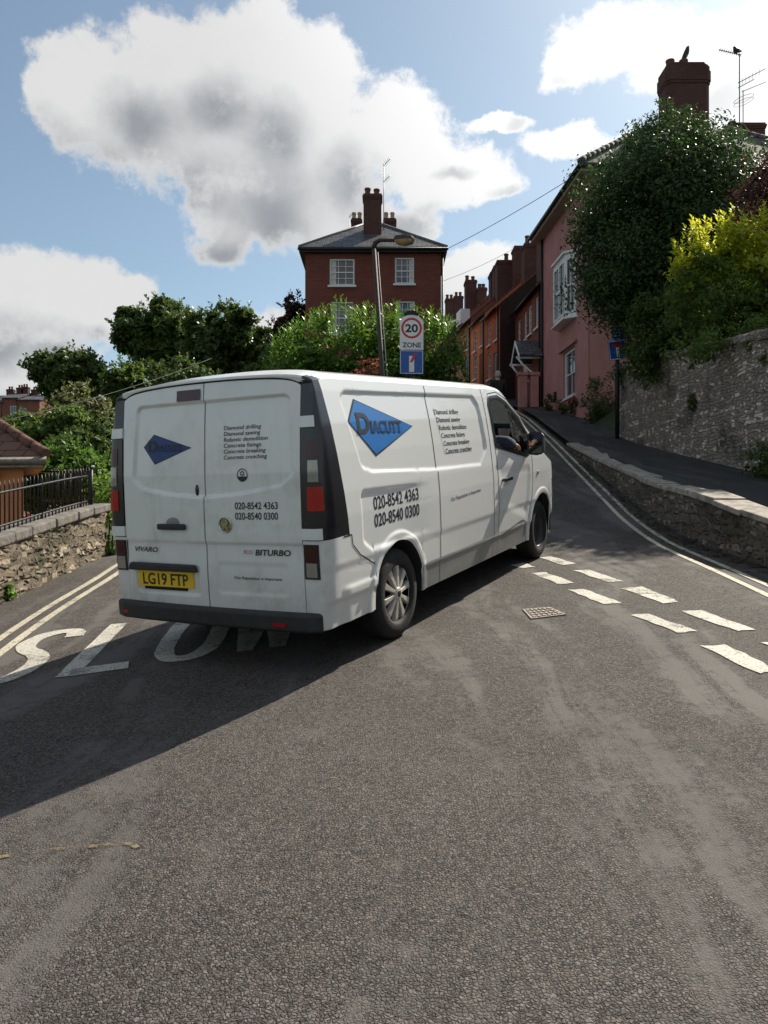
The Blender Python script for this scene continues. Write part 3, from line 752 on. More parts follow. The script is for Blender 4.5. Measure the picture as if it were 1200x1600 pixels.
# roof, screen and bonnet across the car
qs = np.concatenate([np.array([0,.012,.03,.055,.085,.12]), np.linspace(.16, 1, 14)])
def top_pt(i, q, sgn):
    x, y, z = GX[i, -1], GY[i, -1], GZ_[i, -1]; c = crown(x)
    zz = z+c*(.048*(1-(1-q)**14)+.05*(1-(1-q)**2.4)); bul = -.03*(1-(1-q)**2)*(1-sst(x, .10, .25))
    return (x+bul, sgn*y*(1-q), zz)
def roof_cells(sel):
    b = MB(); b.cur = 0
    for sgn in (1, -1):
        ids = {}; vs = []; fs = []
        def vid(i, k):
            if (i, k) not in ids: ids[(i, k)] = len(vs); vs.append(top_pt(i, qs[k], sgn))
            return ids[(i, k)]
        for i in range(NC-1):
            for k in range(len(qs)-1):
                if sel((GX[i, -1]+GX[i+1, -1])/2, (qs[k]+qs[k+1])/2):
                    f = (vid(i, k), vid(i, k+1), vid(i+1, k+1), vid(i+1, k)); fs.append(f if sgn > 0 else tuple(reversed(f)))
        b.add(vs, fs, 0, True)
    return b
is_scr = lambda x, q: 3.62 < x < 4.62 and q > .10
body = MB()
for sgn in (1, -1):
    m = (region == 0) if sgn < 0 else ((region == 0) | (region == 1))
    cells_mesh(m, sgn, 0, body)
rb = roof_cells(lambda x, q: x < 3.62 or (3.62 <= x <= 4.62 and q <= .10)); 
def _rm(f):
    c = sum((Vector(rb.v[i]) for i in f), Vector())/len(f); return 1 if c.x < .215-.10*max(0, (.86-abs(c.y))/.10) and abs(c.y) > .772 else 0
for f_ in rb.f: body.f.append(tuple(i+len(body.v) for i in f_)); body.mi.append(_rm(f_)); body.sm.append(True)
body.v.extend(rb.v)
# wheel-arch liners, floor and the dark frame behind the rear doors
for c, r in zip(AX, AR):
    for sgn in (1, -1):
        P = []
        for k in range(19):
            a = math.pi*k/18; x = c-r*math.cos(a); z = AZ+r*math.sin(a) if 0 < k < 18 else .27
            yo = float(side_y(x, max(z, .3)))
            P.append([(x, sgn*(yo-.004), z), (x, sgn*(yo-.05), z), (x, sgn*.55, z)])
        body.grid(P, mi=5, smooth=False, flip=sgn > 0); body.poly([(c+r*math.cos(math.pi*k/12), sgn*.55, AZ-.06+(r+.06)*math.sin(math.pi*k/12)) for k in range(13)], mi=5)
body.box(.12, .56, -.80, .80, .25, .32, 5); body.box(1.38, 4.05, -.80, .80, .24, .30, 5); body.box(4.88, 5.25, -.8, .8, .2, .28, 5); body.box(.5, 4.9, -.54, .54, .2, .4, 5)
body.grid([[(rearI(z)+.035-.03*(1-(y/.8)**2), y, z) for z in (.34,.8,1.3,1.6,1.9)] for y in np.linspace(-.775,.775,9)], mi=5, smooth=False)
body.box(.03, .12, -.80, .80, .33, .40, 0)
vbody = body.build('body', VM, van, **L_)
bp = roof_cells(lambda x, q: x > 4.62); bp.build('bonnet', M['van_white'], van, **L_)
scr = roof_cells(is_scr); scr.build('windscreen', M['auto_glass'], van, **L_)
sd_ = cells_mesh(region == 1, -1); slide = sd_.build('sliding_door', VM, van, **L_)
for sgn in (-1, 1):
    fdoor = cells_mesh(region == 2, sgn).build('front_door', VM, van, **L_)
    tr_ = cells_mesh(region == 3, sgn).build('corner_trim', M['black_trim'], van, **L_)
    cells_mesh(region == 4, sgn).build('headlight', M['clear_lens'], van, **L_)
    if sgn < 0: door_r, trim_r = fdoor, tr_
    else: door_l, trim_l = fdoor, tr_
fb = MB(); gr = MB()
for sgn in (-1, 1): cells_mesh(region == 5, sgn, 0, fb); cells_mesh(region == 6, sgn, 0, gr)
fb.build('front_bumper', M['black_plastic'], van, **L_); gr.build('grille', M['black_plastic'], van, **L_)
# sheet strips lying on the side: (x, z) path
def side_pt(x, z, sgn, off): return (x, sgn*(float(side_y(x, z))+off), z)
def side_ribbon(b, path, w, sgn, off=.002, closed=False, sub=.03, mi=0):
    P = [Vector((p[0], p[1])) for p in path]
    if closed: P.append(P[0])
    D = []
    for a, c in zip(P, P[1:]):
        n = max(1, int((c-a).length/sub)); D += [a.lerp(c, k/n) for k in range(n)]
    D.append(P[-1]); n = len(D); rows = []
    for i in range(n):
        if closed and i in (0, n-1): t = (D[1]-D[n-2]).normalized()
        else: t = (D[min(i+1, n-1)]-D[max(i-1, 0)]).normalized()
        nn = Vector((-t.y, t.x)); rows.append([side_pt(*(D[i]+nn*w/2), sgn, off), side_pt(*D[i], sgn, off+.001), side_pt(*(D[i]-nn*w/2), sgn, off)])
    b.grid(rows, mi=mi, smooth=False, flip=sgn > 0)
for sgn in (-1, 1):
    b = MB()
    lines = [[(.02+.3,.868),(.315,.90)], [(3.075,.275),(3.075,1.2),(3.05,1.72),(3.10,1.83),(3.36,1.853)], [(3.36,1.853),(3.62,1.78),(3.9,1.60),(4.19,1.43)],
             [(4.18,1.42),(4.16,1.2),(4.15,.9),(4.10,.72),(4.0,.52)], [(.0+.30,.868),(.20,.868)], [(.30,.868),(.31,.80),(.40,.72),(.60,.625)], [(2.945,1.87),(2.945,.275)]]
    if sgn < 0: lines += [[(1.705,1.87),(1.705,.275)]]
    for l in lines[1:]: side_ribbon(b, l, .010, sgn, .0015)
    b.build('panel_gap', M['dark_gap'], van, **L_)
# silver-grey lower band
for sgn in (-1, 1):
    for (x0, x1, par) in ((1.372, 1.700, None), (1.712, 2.940, 'slide'), (2.950, 3.070, None), (3.08, 3.96, 'door')):
        b = MB(); n = max(2, int((x1-x0)/.03)); top = lambda x: .455 if x < 3.2 else float(np.interp(x, [3.2,3.5,3.8,3.9,3.96], [.455,.50,.53,.50,.44]))
        lo = lambda x: max(.278, .278 if not (x > 4.466-.418) else AZ)
        b.grid([[side_pt(x, lo(x)+(top(x)-lo(x))*k/4, sgn, .003) for k in range(5)] for x in np.linspace(x0, x1, n)], flip=sgn < 0)
        p = van if par is None or (par == 'slide' and sgn > 0) else (slide if par == 'slide' else (door_r if sgn < 0 else door_l))
        b.build('lower_panel', M['silver_dirt'], p, **L_)
# window rubber, quarter glass, glass
for sgn in (-1, 1):
    d = door_r if sgn < 0 else door_l
    b = MB(); side_ribbon(b, WINP, .050, sgn, .005, True); side_ribbon(b, [(3.62,1.73),(3.70,1.21)], .035, sgn, .004)
    b.grid([[side_pt(x, z, sgn, .006) for z in np.linspace(1.205, float(np.interp(x, [3.95,4.1],[1.42,1.36])), 4)] for x in np.linspace(3.93, 4.09, 4)], flip=sgn < 0)
    b.build('window_seal', M['black_trim'], d, **L_)
    b = MB(); q = [(3.67,1.235),(3.62,1.69),(3.86,1.555),(4.05,1.40),(4.03,1.23)]
    b.poly([side_pt(x, z, sgn, -.012) for x, z in q]); b.build('quarter_glass', M['auto_glass'], d, **L_)
    b = MB()
    if sgn > 0: b.poly([side_pt(x, z, sgn, -.015) for x, z in [(3.07,1.32),(3.07,1.76),(3.13,1.79),(3.36,1.80),(3.62,1.73),(3.68,1.22)]])
    else: b.poly([side_pt(x, z, sgn, -.015) for x, z in [(3.07,1.30),(3.08,1.40),(3.67,1.33),(3.68,1.20)]])
    b.build('window_glass', M['auto_glass'], d, **L_)
    b = MB(); hx, hz = 3.19, .99
    y = float(side_y(3.3, .99))
    b.fbox((hx, sgn*(y+.022), hz-.018), (.22,0,.004), (0,sgn*.022,0), (0,0,.034)); b.fbox((hx+.01, sgn*(y-.004), hz-.014), (.03,0,0), (0,sgn*.03,0), (0,0,.026)); b.fbox((hx+.18, sgn*(y-.004), hz-.012), (.03,0,0), (0,sgn*.03,0), (0,0,.026))
    b.lathe([(0,.004),(.017,.004),(.019,-.004)], (hx+.245, sgn*(y), hz), (0,sgn,0), 12)
    b.build('handle', M['black_trim'], d, bevel=.006, **L_)
    b = MB(); b.ell(side_pt(4.33, .985, sgn, .0), (.03,.012,.022), 12, 6); b.build('side_repeater', M['amber_lens'], van, **L_)
    # door mirror: arm, housing, glass
    m_ = MB(); yb = .93
    m_.fbox((3.99, sgn*yb, 1.25), (.09,0,.0), (-.02,sgn*.09,.01), (0,0,.10))
    hs = []
    for (y_, w_, z0, z1) in ((.975,.09,1.225,1.405), (1.0,.13,1.20,1.43), (1.07,.14,1.19,1.44), (1.125,.12,1.20,1.43), (1.15,.07,1.225,1.40)):
        hs.append([(3.93,sgn*y_,z0),(3.93+w_*.8,sgn*y_,z0+.02),(3.93+w_,sgn*y_,(z0+z1)/2),(3.93+w_*.7,sgn*y_,z1-.02),(3.93,sgn*y_,z1),(3.93,sgn*y_,z0)])
    m_.grid(hs, flip=sgn < 0); m_.poly([p for p in hs[0][:-1]]); m_.poly([p for p in hs[-1][:-1]])
    mm = m_.build('mirror', M['black_plastic'], van, **L_)
    b = MB(); b.fbox((3.925, sgn*.995, 1.295), (.004,0,0), (0,sgn*.135,0), (0,0,.115)); b.fbox((3.925, sgn*.995, 1.215), (.004,0,0), (0,sgn*.135,0), (0,0,.068))
    b.build('mirror_glass', M['mirror_dark'], mm, **L_)
# rear doors
def rear_x(y, z):
    y = np.asarray(y, float); z = np.asarray(z, float)
    rec = [(.585,1.74),(.62,1.30),(.56,1.255),(.3,1.215),(0,1.195),(-.3,1.215),(-.60,1.26),(-.665,1.31),(-.64,1.74)]
    x = rearI(z)-.03*(1-(y/.80)**2)+.020*sst(sdf(y, z, rec, .045), .006, -.006)
    x = x+.010*sst(z, .855, .83)*(1-sst(z, .83, .60))
    pl = [(.66,.66),(.66,.50),(.10,.50),(.10,.66)] 
    x = x+.012*sst(sdf(y, z, pl, .02), .012, -.012)
    pl2 = [(-.62,.68),(-.62,.54),(-.12,.54),(-.12,.68)]
    x = x+.006*sst(sdf(y, z, pl2, .03), .02, -.02)
    return x
_rq = [top_pt(0, q, 1) for q in qs]
roof_rear = lambda y: float(np.interp(y, [p[1] for p in _rq][::-1], [p[2] for p in _rq][::-1]))
doors = {}
for key, (y0, y1) in (('l', (.766, .006)), ('r', (-.006, -.766))):
    ny_, nz_ = 84, 170; P = []
    for i in range(ny_+1):
        y = y0+(y1-y0)*i/ny_; zt = roof_rear(abs(y))-.010; P.append([(float(rear_x(y, z)), y, z) for z in np.linspace(.405, zt, nz_+1)])
    b = MB(); b.grid(P, flip=False)
    inn = lambda p: (p[0]+.03, p[1], p[2])
    b.grid([[p, inn(p)] for p in P[0]], flip=False); b.grid([[p, inn(p)] for p in P[-1]], flip=True)
    b.grid([[r[0], inn(r[0])] for r in P], flip=True); b.grid([[r[-1], inn(r[-1])] for r in P], flip=False)
    doors[key] = b.build('rear_door', VM, van, **L_)
DL, DR = doors['l'], doors['r']
def rear_map(V, y0, z0, off=.002):             # flat (u to the right as seen from behind, v up) onto the doors
    return [(float(rear_x(y0-u, z0+v))-off, y0-u, z0+v) for u, v in V]
def side_map(V, x0, z0, off=.002, sx=0.0): return [side_pt(x0+u, z0+v+sx*u, -1, off) for u, v in V]
def decal(name, m, par, mapper, V, Fc):
    b = MB(); b.add(mapper(V), Fc); return b.build(name, M[m] if isinstance(m, str) else m, par, **L_)
def tri_fill(poly, n=14):                      # convex polygon as a fine fan
    P = [Vector(p) for p in poly]; c = sum(P, Vector((0,0)))/len(P); V = []; Fc = []
    for i in range(len(P)):
        a, d = P[i], P[(i+1) % len(P)]; o = len(V)
        for r in range(n+1):
            for s_ in range(n+1): V.append(tuple(c.lerp(a.lerp(d, s_/n), r/n)))
        for r in range(n):
            for s_ in range(n):
                q = [o+r*(n+1)+s_, o+(r+1)*(n+1)+s_, o+(r+1)*(n+1)+s_+1, o+r*(n+1)+s_+1]
                Fc.append(tuple(q) if r else (q[0], q[1], q[2]))
    return V, Fc
def shrink(poly, d):
    c = sum((Vector(p) for p in poly), Vector((0,0)))/len(poly); return [tuple(Vector(p)+(c-Vector(p)).normalized()*d) for p in poly]
def logo(mapper, par, L, T, Rr, B, blue, ink, sc):
    poly = [L, T, Rr, B]; b = decal('diamond_logo', ink, par, lambda V: mapper(V, .0018), *tri_fill(poly))
    decal('diamond_face', blue, b, lambda V: mapper(V, .0028), *tri_fill(shrink(poly, .016*sc)))
    return b
# right side: diamond with the name in it
side_flat = lambda V, off: [side_pt(u, v, -1, off) for u, v in V]
lg = logo(side_flat, vbody, (.435,1.600), (.565,1.752), (1.385,1.552), (.745,1.352), 'decal_blue', 'decal_black', 1.0)
def name_letters(mapper, par, x0, z0, w, h, ink, bg, skew=0.0):
    V, Fc = text_geo('D', w*.28, h, .035); decal('lettering', ink, par, lambda Q: mapper([(x0+u, z0+v+skew*u) for u, v in Q], .0055), V, Fc)
    V, Fc = text_geo('IACUTT', w*.74, h*.62, .03); xx = x0+w*.30
    o = decal('lettering', ink, par, lambda Q: mapper([(xx+u, z0+v+skew*(u+w*.3)) for u, v in Q], .0055), V, Fc)
    Vs = []; Fs = []
    for k in range(4):                          # the fine bars cut through the lower letters
        zz = z0+h*(.07+.085*k); n = 14; o0 = len(Vs); th = h*.028
        for i in range(n+1):
            u = w*.29+w*.77*i/n; Vs += [(x0+u, zz+skew*u), (x0+u, zz+th+skew*u)]
        for i in range(n): Fs.append((o0+2*i, o0+2*i+2, o0+2*i+3, o0+2*i+1))
    decal('letter_bars', bg, o, lambda Q: mapper(Q, .0072), Vs, Fs)
name_letters(side_flat, lg, .545, 1.522, .62, .135, 'decal_black', 'decal_blue', -.02)
# service list on a white sticker
st_ = MB(); st_.grid([[side_pt(x+(1.70-z)*.25, z, -1, .0013) for z in np.linspace(1.312, 1.70, 34)] for x in np.linspace(1.815, 2.40, 46)], flip=False)
stk = st_.build('sticker', M['van_white'], slide, **L_)
SV = ['Diamond drilling', 'Diamond sawing', 'Robotic demolition', 'Concrete fixings', 'Concrete breaking', 'Concrete crunching']
wd = [.50, .49, .585, .50, .56, .575]
for k, s_ in enumerate(SV):
    V, Fc = text_geo(s_, wd[k], .041, .014); decal('lettering', 'decal_black', stk, lambda Q: side_map(Q, 1.825+.0215*k, 1.640-.0655*k, .0024), V, Fc)
V, Fc = text_geo('Our Reputation is Important', .68, .031, .008); decal('lettering', 'decal_black', slide, lambda Q: side_map(Q, 1.92, .915, .0014, .03), V, Fc)
stk = vbody
for s_, z in (('020-8542 4363', .992), ('020-8540 0300', .872)):
    V, Fc = text_geo(s_, .69, .088, .016); decal('lettering', 'decal_black', stk, lambda Q: side_map(Q, .635, z, .0014, .005), V, Fc)
# rear graphics
rf = lambda V, off: [(float(rear_x(-u, v))-off, -u, v) for u, v in V]
lg = logo(rf, DL, (-.575,1.503), (-.470,1.588), (-.115,1.484), (-.463,1.378), 'decal_navy', 'decal_black', .55)
name_letters(rf, lg, -.525, 1.470, .31, .075, 'decal_black', 'decal_navy', -.03)
for k, s_ in enumerate(SV):
    V, Fc = text_geo(s_, wd[k]*.60, .0265, .006, .12); decal('lettering', 'decal_black', DR, lambda Q: rear_map(Q, -.165, 1.588-.0385*k, .0025), V, Fc)
for s_, z in (('020-8542 4363', 1.070), ('020-8540 0300', 1.003)):
    V, Fc = text_geo(s_, .335, .045, .014); decal('lettering', 'decal_black', DR, lambda Q: rear_map(Q, -.262, z, .0025), V, Fc)
V, Fc = text_geo('Our Reputation is Important', .375, .019, .008); decal('lettering', 'decal_black', DR, lambda Q: rear_map(Q, -.222, .608, .0025), V, Fc)
V, Fc = text_geo('VIVARO', .23, .035, .01, .3); decal('badge_lettering', 'dark_steel', DL, lambda Q: rear_map(Q, .685, .768, .006), V, Fc)
V, Fc = text_geo('BITURBO', .27, .037, .02, .15); decal('badge_lettering', 'dark_steel', DR, lambda Q: rear_map(Q, -.405, .770, .006), V, Fc)
bb = MB(); bb.add(rear_map([(0,0),(.085,0),(.085,.035),(0,.035)], -.305, .772, .0025), [(0,1,2,3)]); eb = bb.build('small_badge', M['sticker_white'], DR, **L_)
V, Fc = text_geo('ECO', .07, .022, .01); decal('lettering', 'decal_red', eb, lambda Q: rear_map(Q, -.312, .779, .004), V, Fc)
# round certification mark
def ring(r0, r1, n=28): return [(r*math.cos(2*math.pi*k/n), r*math.sin(2*math.pi*k/n)) for k in range(n) for r in (r0, r1)], [(2*k, 2*k+1, (2*k+3) % (2*n), (2*k+2) % (2*n)) for k in range(n)]
V, Fc = ring(.037, .043); mk = decal('round_mark', 'decal_black', DR, lambda Q: rear_map(Q, -.315, 1.290, .0025), V, Fc)
hv = [(.037*math.cos(a), .037*math.sin(a)) for a in np.linspace(math.pi*1.06, math.pi*1.94, 14)]; decal('mark_band', 'decal_black', mk, lambda Q: rear_map(Q, -.315, 1.288, .0025), hv, [tuple(range(14))])
for k in range(6):
    a = math.pi/2+k*math.pi/3; c = (.013*math.cos(a), .013*math.sin(a)+.011)
    decal('mark_star', 'decal_black', mk, lambda Q: rear_map([(c[0]+.006*math.cos(t), c[1]+.006*math.sin(t)) for t in np.linspace(0, 5.24, 6)], -.315, 1.290, .0025), None, [tuple(range(6))])
# round maker's emblem: chrome ring, disc and a rearing beast in relief
ex = float(rear_x(-.18, .968)); e_ = MB(); e_.lathe([(.052,0),(.056,.006),(.050,.012),(.046,.006)], (ex, -.18, .968), (-1,0,0), 32); emb = e_.build('emblem', M['chrome'], DR, **L_)
e_ = MB(); e_.lathe([(.047,.004),(0,.006)], (ex, -.18, .968), (-1,0,0), 32); e_.build('emblem_disc', simple('emblem_gold', (.36,.31,.16), .35, .8, .15, 60), emb, **L_)
e_ = MB()
beast = [(-.030,-.030),(-.012,-.034),(-.006,-.018),(.004,-.026),(.022,-.032),(.026,-.020),(.014,-.008),(.028,.006),(.030,.020),(.020,.030),(.008,.034),(-.002,.026),(.008,.016),(-.004,.010),(-.014,.024),(-.026,.026),(-.020,.010),(-.030,.0),(-.020,-.010)]
e_.prism([(ex-.006, -.18-u, .968+v) for u, v in beast], (-.006, 0, 0)); e_.build('emblem_relief', M['chrome'], emb, **L_)
# number plate and the black visor above it
px_ = float(rear_x(.395, .58)); b = MB(); b.fbox((px_-.016, .655, .525), (.012,0,0), (0,-.52,0), (0,0,.111)); pl_ = b.build('number_plate', M['plate_yellow'], DL, bevel=.004, **L_)
V, Fc = text_geo('LG19 FTP', .425, .079, .02); decal('plate_lettering', 'decal_black', pl_, lambda Q: [(px_-.0175, .607-u, .541+v) for u, v in Q], V, Fc)
b = MB(); b.fbox((px_-.012, .60, .503), (.012,0,0), (0,-.40,0), (0,0,.020)); b.build('plate_bracket', M['dark_gap'], pl_, **L_)
b = MB(); b.prism([(.004-.02, .725, .640), (.004-.02, .70, .695), (.004-.02, .11, .690), (.004-.02, .085, .640)], (-.04, 0, 0)); b.build('plate_visor', M['black_plastic'], DL, bevel=.012, **L_)
b = MB(); hx_ = float(rear_x(.285, .955))
b.fbox((hx_-.03, .415, .930), (.022,0,0), (0,-.255,0), (0,0,.042)); b.fbox((hx_-.01, .40, .938), (.02,0,0), (0,-.03,0), (0,0,.03)); b.fbox((hx_-.01, .20, .938), (.02,0,0), (0,-.03,0), (0,0,.03))
b.build('handle', M['black_plastic'], DL, bevel=.010, **L_)
b = MB(); b.ell((hx_+.002, .285, .965), (.006, .07, .05), 20, 8); b.build('handle_recess', M['silver_dirt'], DL, **L_)
b = MB(); b.ell((float(rear_x(.07, 1.195))-.002, .07, 1.195), (.012, .014, .040), 12, 10); b.build('lock', M['black_trim'], DL, **L_)
b = MB(); b.grid([[(float(rear_x(y, z))-.008, y, z) for z in (1.80,1.82,1.85,1.872)] for y in np.linspace(.235, .025, 8)]); 
b.grid([[(float(rear_x(y, z))-.008*e, y, z) for e in (1,0)] for y, z in ((.235,1.80),(.025,1.80))], flip=True); b.build('brake_light', M['dark_red_lens'], DL, **L_)
# corner lamps, hinge covers, bumper reflectors : patches wrapped round the rear corner by arc length
def corner_pt(s, z, sgn, off):
    r = CR; nx, ny = -1, 0
    if s < 0: px0, py0 = 0, .95-r+s
    else:
        a = min(s/r, math.pi/2); px0, py0 = r-r*math.cos(a), .95-r+r*math.sin(a); nx, ny = -math.cos(a), math.sin(a)
        if s > r*math.pi/2: px0 += s-r*math.pi/2
    ins = ny**2*(.95-float(sideW(z)))+nx**2*float(rearI(z))-off
    return (px0-nx*ins, sgn*(py0-ny*ins), z)
def corner_patch(name, m, par, s0, s1, z0, z1, sgn, off):
    b = MB(); n, k = 10, 6
    P = [[corner_pt(s0+(s1-s0)*i/n, z0+(z1-z0)*j/k, sgn, off) for j in range(k+1)] for i in range(n+1)]; b.grid(P, flip=sgn < 0)
    Q = [[corner_pt(s0+(s1-s0)*i/n, z0+(z1-z0)*j/k, sgn, 0) for j in range(k+1)] for i in range(n+1)]
    for A, B_, fl in ((P[0], Q[0], False), (P[-1], Q[-1], True), ([r[0] for r in P], [r[0] for r in Q], True), ([r[-1] for r in P], [r[-1] for r in Q], False)):
        b.grid([A, B_], smooth=False, flip=fl != (sgn < 0))
    return b.build(name, M[m], par, **L_)
for sgn, tr_ in ((-1, trim_r), (1, trim_l)):
    tl = corner_patch('tail_light', 'black_trim', van, -.075, .20, .955, 1.565, sgn, .008)
    corner_patch('dark_lens', 'dark_red_lens', tl, -.03, .075, 1.385, 1.50, sgn, .012); corner_patch('clear_lens', 'clear_lens', tl, -.02, .06, 1.235, 1.37, sgn, .014)
    corner_patch('red_lens', 'red_lens', tl, -.03, .085, 1.055, 1.205, sgn, .014)
    corner_patch('hinge_cover', 'van_white', van, -.08, .055, 1.575, 1.645, sgn, .016); corner_patch('hinge_cover', 'van_white', van, -.08, .065, .875, .945, sgn, .016)
    rfl = corner_patch('reflector', 'black_plastic', van, -.075, .035, .625, .845, sgn, .006); corner_patch('red_lens', 'dark_red_lens', rfl, -.067, .027, .735, .838, sgn, .010); corner_patch('clear_lens', 'clear_lens', rfl, -.060, .018, .638, .728, sgn, .010)
b = MB(); plan = [(.03,-.885),(-.02,-.875),(-.055,-.80),(-.075,-.5),(-.082,0),(-.075,.5),(-.055,.80),(-.02,.89),(.03,.91),(.08,.90),(.08,-.86)]
b.prism([(x, y, .285) for x, y in plan], (0,0,.125)); rbm = b.build('rear_bumper', M['black_plastic'], van, bevel=.022, seg=3, **L_)
for y in (-.55, .80):
    b = MB(); b.fbox((-.078+.02*(y > .7), y, .325), (.01,0,0), (0,-.10,0), (0,0,.02)); b.build('reflector', M['red_lens'], rbm, **L_)
# wheels
def wheel(xc, sgn, cover):
    yo = sgn*(.925 if cover else .915); a = (0, sgn, 0); c = (xc, yo-sgn*.215, AZ)
    b = MB(); b.lathe([(.20,.02),(.235,.0),(.30,.008),(.328,.03),(.335,.06),(.335,.155),(.328,.185),(.30,.207),(.235,.215),(.212,.205),(.205,.19)], c, a, 56); ty = b.build('tyre', M['rubber'], None, **L_)
    g = MB()
    for k in range(4): g.lathe([(.3358,.06+.028*k),(.3358,.068+.028*k)], c, a, 56)
    g.build('tread_groove', M['dark_gap'], ty, **L_)
    w = bpy.data.objects.new('wheel', None); COL.objects.link(w); w.parent = van; ty.parent = w
    f = Vector(c)+Vector(a)*.192
    r = MB()
    if cover:
        r.lathe([(.226,.0),(.232,.010),(.225,.016),(.210,.006),(.208,-.01)], f, a, 48); r.lathe([(.208,-.045),(.05,-.045),(0,-.045)], f, a, 40, 1)
        for k in range(10):
            th = 2*math.pi*(k+.25)/10; e = Vector((math.cos(th), 0, math.sin(th))); t = Vector((-math.sin(th), 0, math.cos(th)))
            wi, wo = .013, .021; P = [e*.04-t*wi, e*.115-t*wi*1.15, e*.180-t*wo*1.1, e*.214-t*wo*1.35, e*.214+t*wo*1.35, e*.180+t*wo*1.1, e*.115+t*wi*1.15, e*.04+t*wi]
            o = [.014,.010,.006,.0,.0,.006,.010,.014]; n8 = 8
            top = [f+p+Vector(a)*q for p, q in zip(P, o)]; bot = [f+p*1.0-Vector(a)*.03 for p in P]
            fs = [tuple(range(8)), tuple(reversed(range(8, 16)))]+[(i, 8+i, 8+(i+1) % 8, (i+1) % 8) for i in range(8)]
            r.add(top+bot, fs if sgn < 0 else [tuple(reversed(q)) for q in fs], 0, False)
        r.lathe([(.050,-.02),(.050,.012),(.042,.020),(0,.022)], f, a, 24)
        wc = r.build('wheel_cover', [M['alloy'], M['dark_steel']], w, bevel=.004, **L_); h = MB(); h.lathe([(.026,.0),(.026,.004),(0,.005)], f+Vector(a)*.021, a, 20); h.build('centre_cap', M['dark_steel'], wc, **L_)
    else:
        r.lathe([(.208,-.0),(.212,.010),(.203,.014),(.190,-.01),(.172,-.035),(.165,-.05),(.12,-.03),(.09,-.02),(.075,-.02),(.06,-.035),(0,-.03)], f, a, 48)
        rim = r.build('steel_rim', M['dark_steel'], w, **L_); h = MB()
        for k in range(12):
            th = 2*math.pi*k/12; h.lathe([(.016,.001),(0,.002)], f+Vector((math.cos(th)*.145, 0, math.sin(th)*.145))-Vector(a)*.040, a, 10)
        h.build('vent_hole', M['dark_gap'], rim, **L_)
    return w
for sgn in (-1, 1): wheel(AX[0], sgn, True); wheel(AX[1], sgn, False)
# cab
b = MB(); b.box(2.90, 2.95, -.84, .84, .3, 1.83); b.box(2.95, 4.3, -.80, .80, .42, .47); b.box(3.0, 3.6, -.74, .74, 1.835, 1.85)
for sgn in (-1, 1): b.box(3.08, 4.1, sgn*.86-.012, sgn*.86+.012, .45, 1.20)
b.build('cab_lining', M['cab_lining'], van, bevel=.01, **L_)
b = MB(); b.prism([(4.0,-.8,.7),(3.95,-.8,1.05),(4.05,-.8,1.17),(4.5,-.8,1.15),(4.55,-.8,.7)], (0,1.6,0)); b.build('dashboard', M['black_plastic'], van, bevel=.02, **L_)
b = MB(); cst = Vector((3.82,-.40,1.07)); ax = Vector((-.75,0,.66)).normalized(); e1 = ax.orthogonal().normalized(); e2 = ax.cross(e1)
b.tube([cst+(e1*math.cos(t)+e2*math.sin(t))*.19 for t in np.linspace(0, 2*math.pi, 29)], .014, 8); b.tube([cst-ax*.22, cst], .03, 8); b.tube([cst-e2*.18, cst+e2*.18], .014, 6)
b.build('steering_wheel', M['black_plastic'], van, **L_)
for y in (-.42, .42):
    b = MB(); b.prism([(2.98,y-.25,.60),(2.98,y-.25,.74),(3.45,y-.25,.80),(3.5,y-.25,.70),(3.45,y-.25,.60)], (0,.5,0)); s1 = b.build('seat', M['seat_fabric'], van, bevel=.04, seg=3, **L_)
    b = MB(); b.prism([(2.97,y-.24,.75),(3.10,y-.24,.78),(3.06,y-.24,1.36),(2.955,y-.24,1.36)], (0,.48,0)); b.build('backrest', M['seat_fabric'], s1, bevel=.04, seg=3, **L_)
    b = MB(); b.prism([(2.965,y-.13,1.38),(3.05,y-.13,1.38),(3.06,y-.13,1.56),(2.97,y-.13,1.58)], (0,.26,0)); b.build('headrest', M['seat_fabric'], s1, bevel=.035, seg=3, **L_)

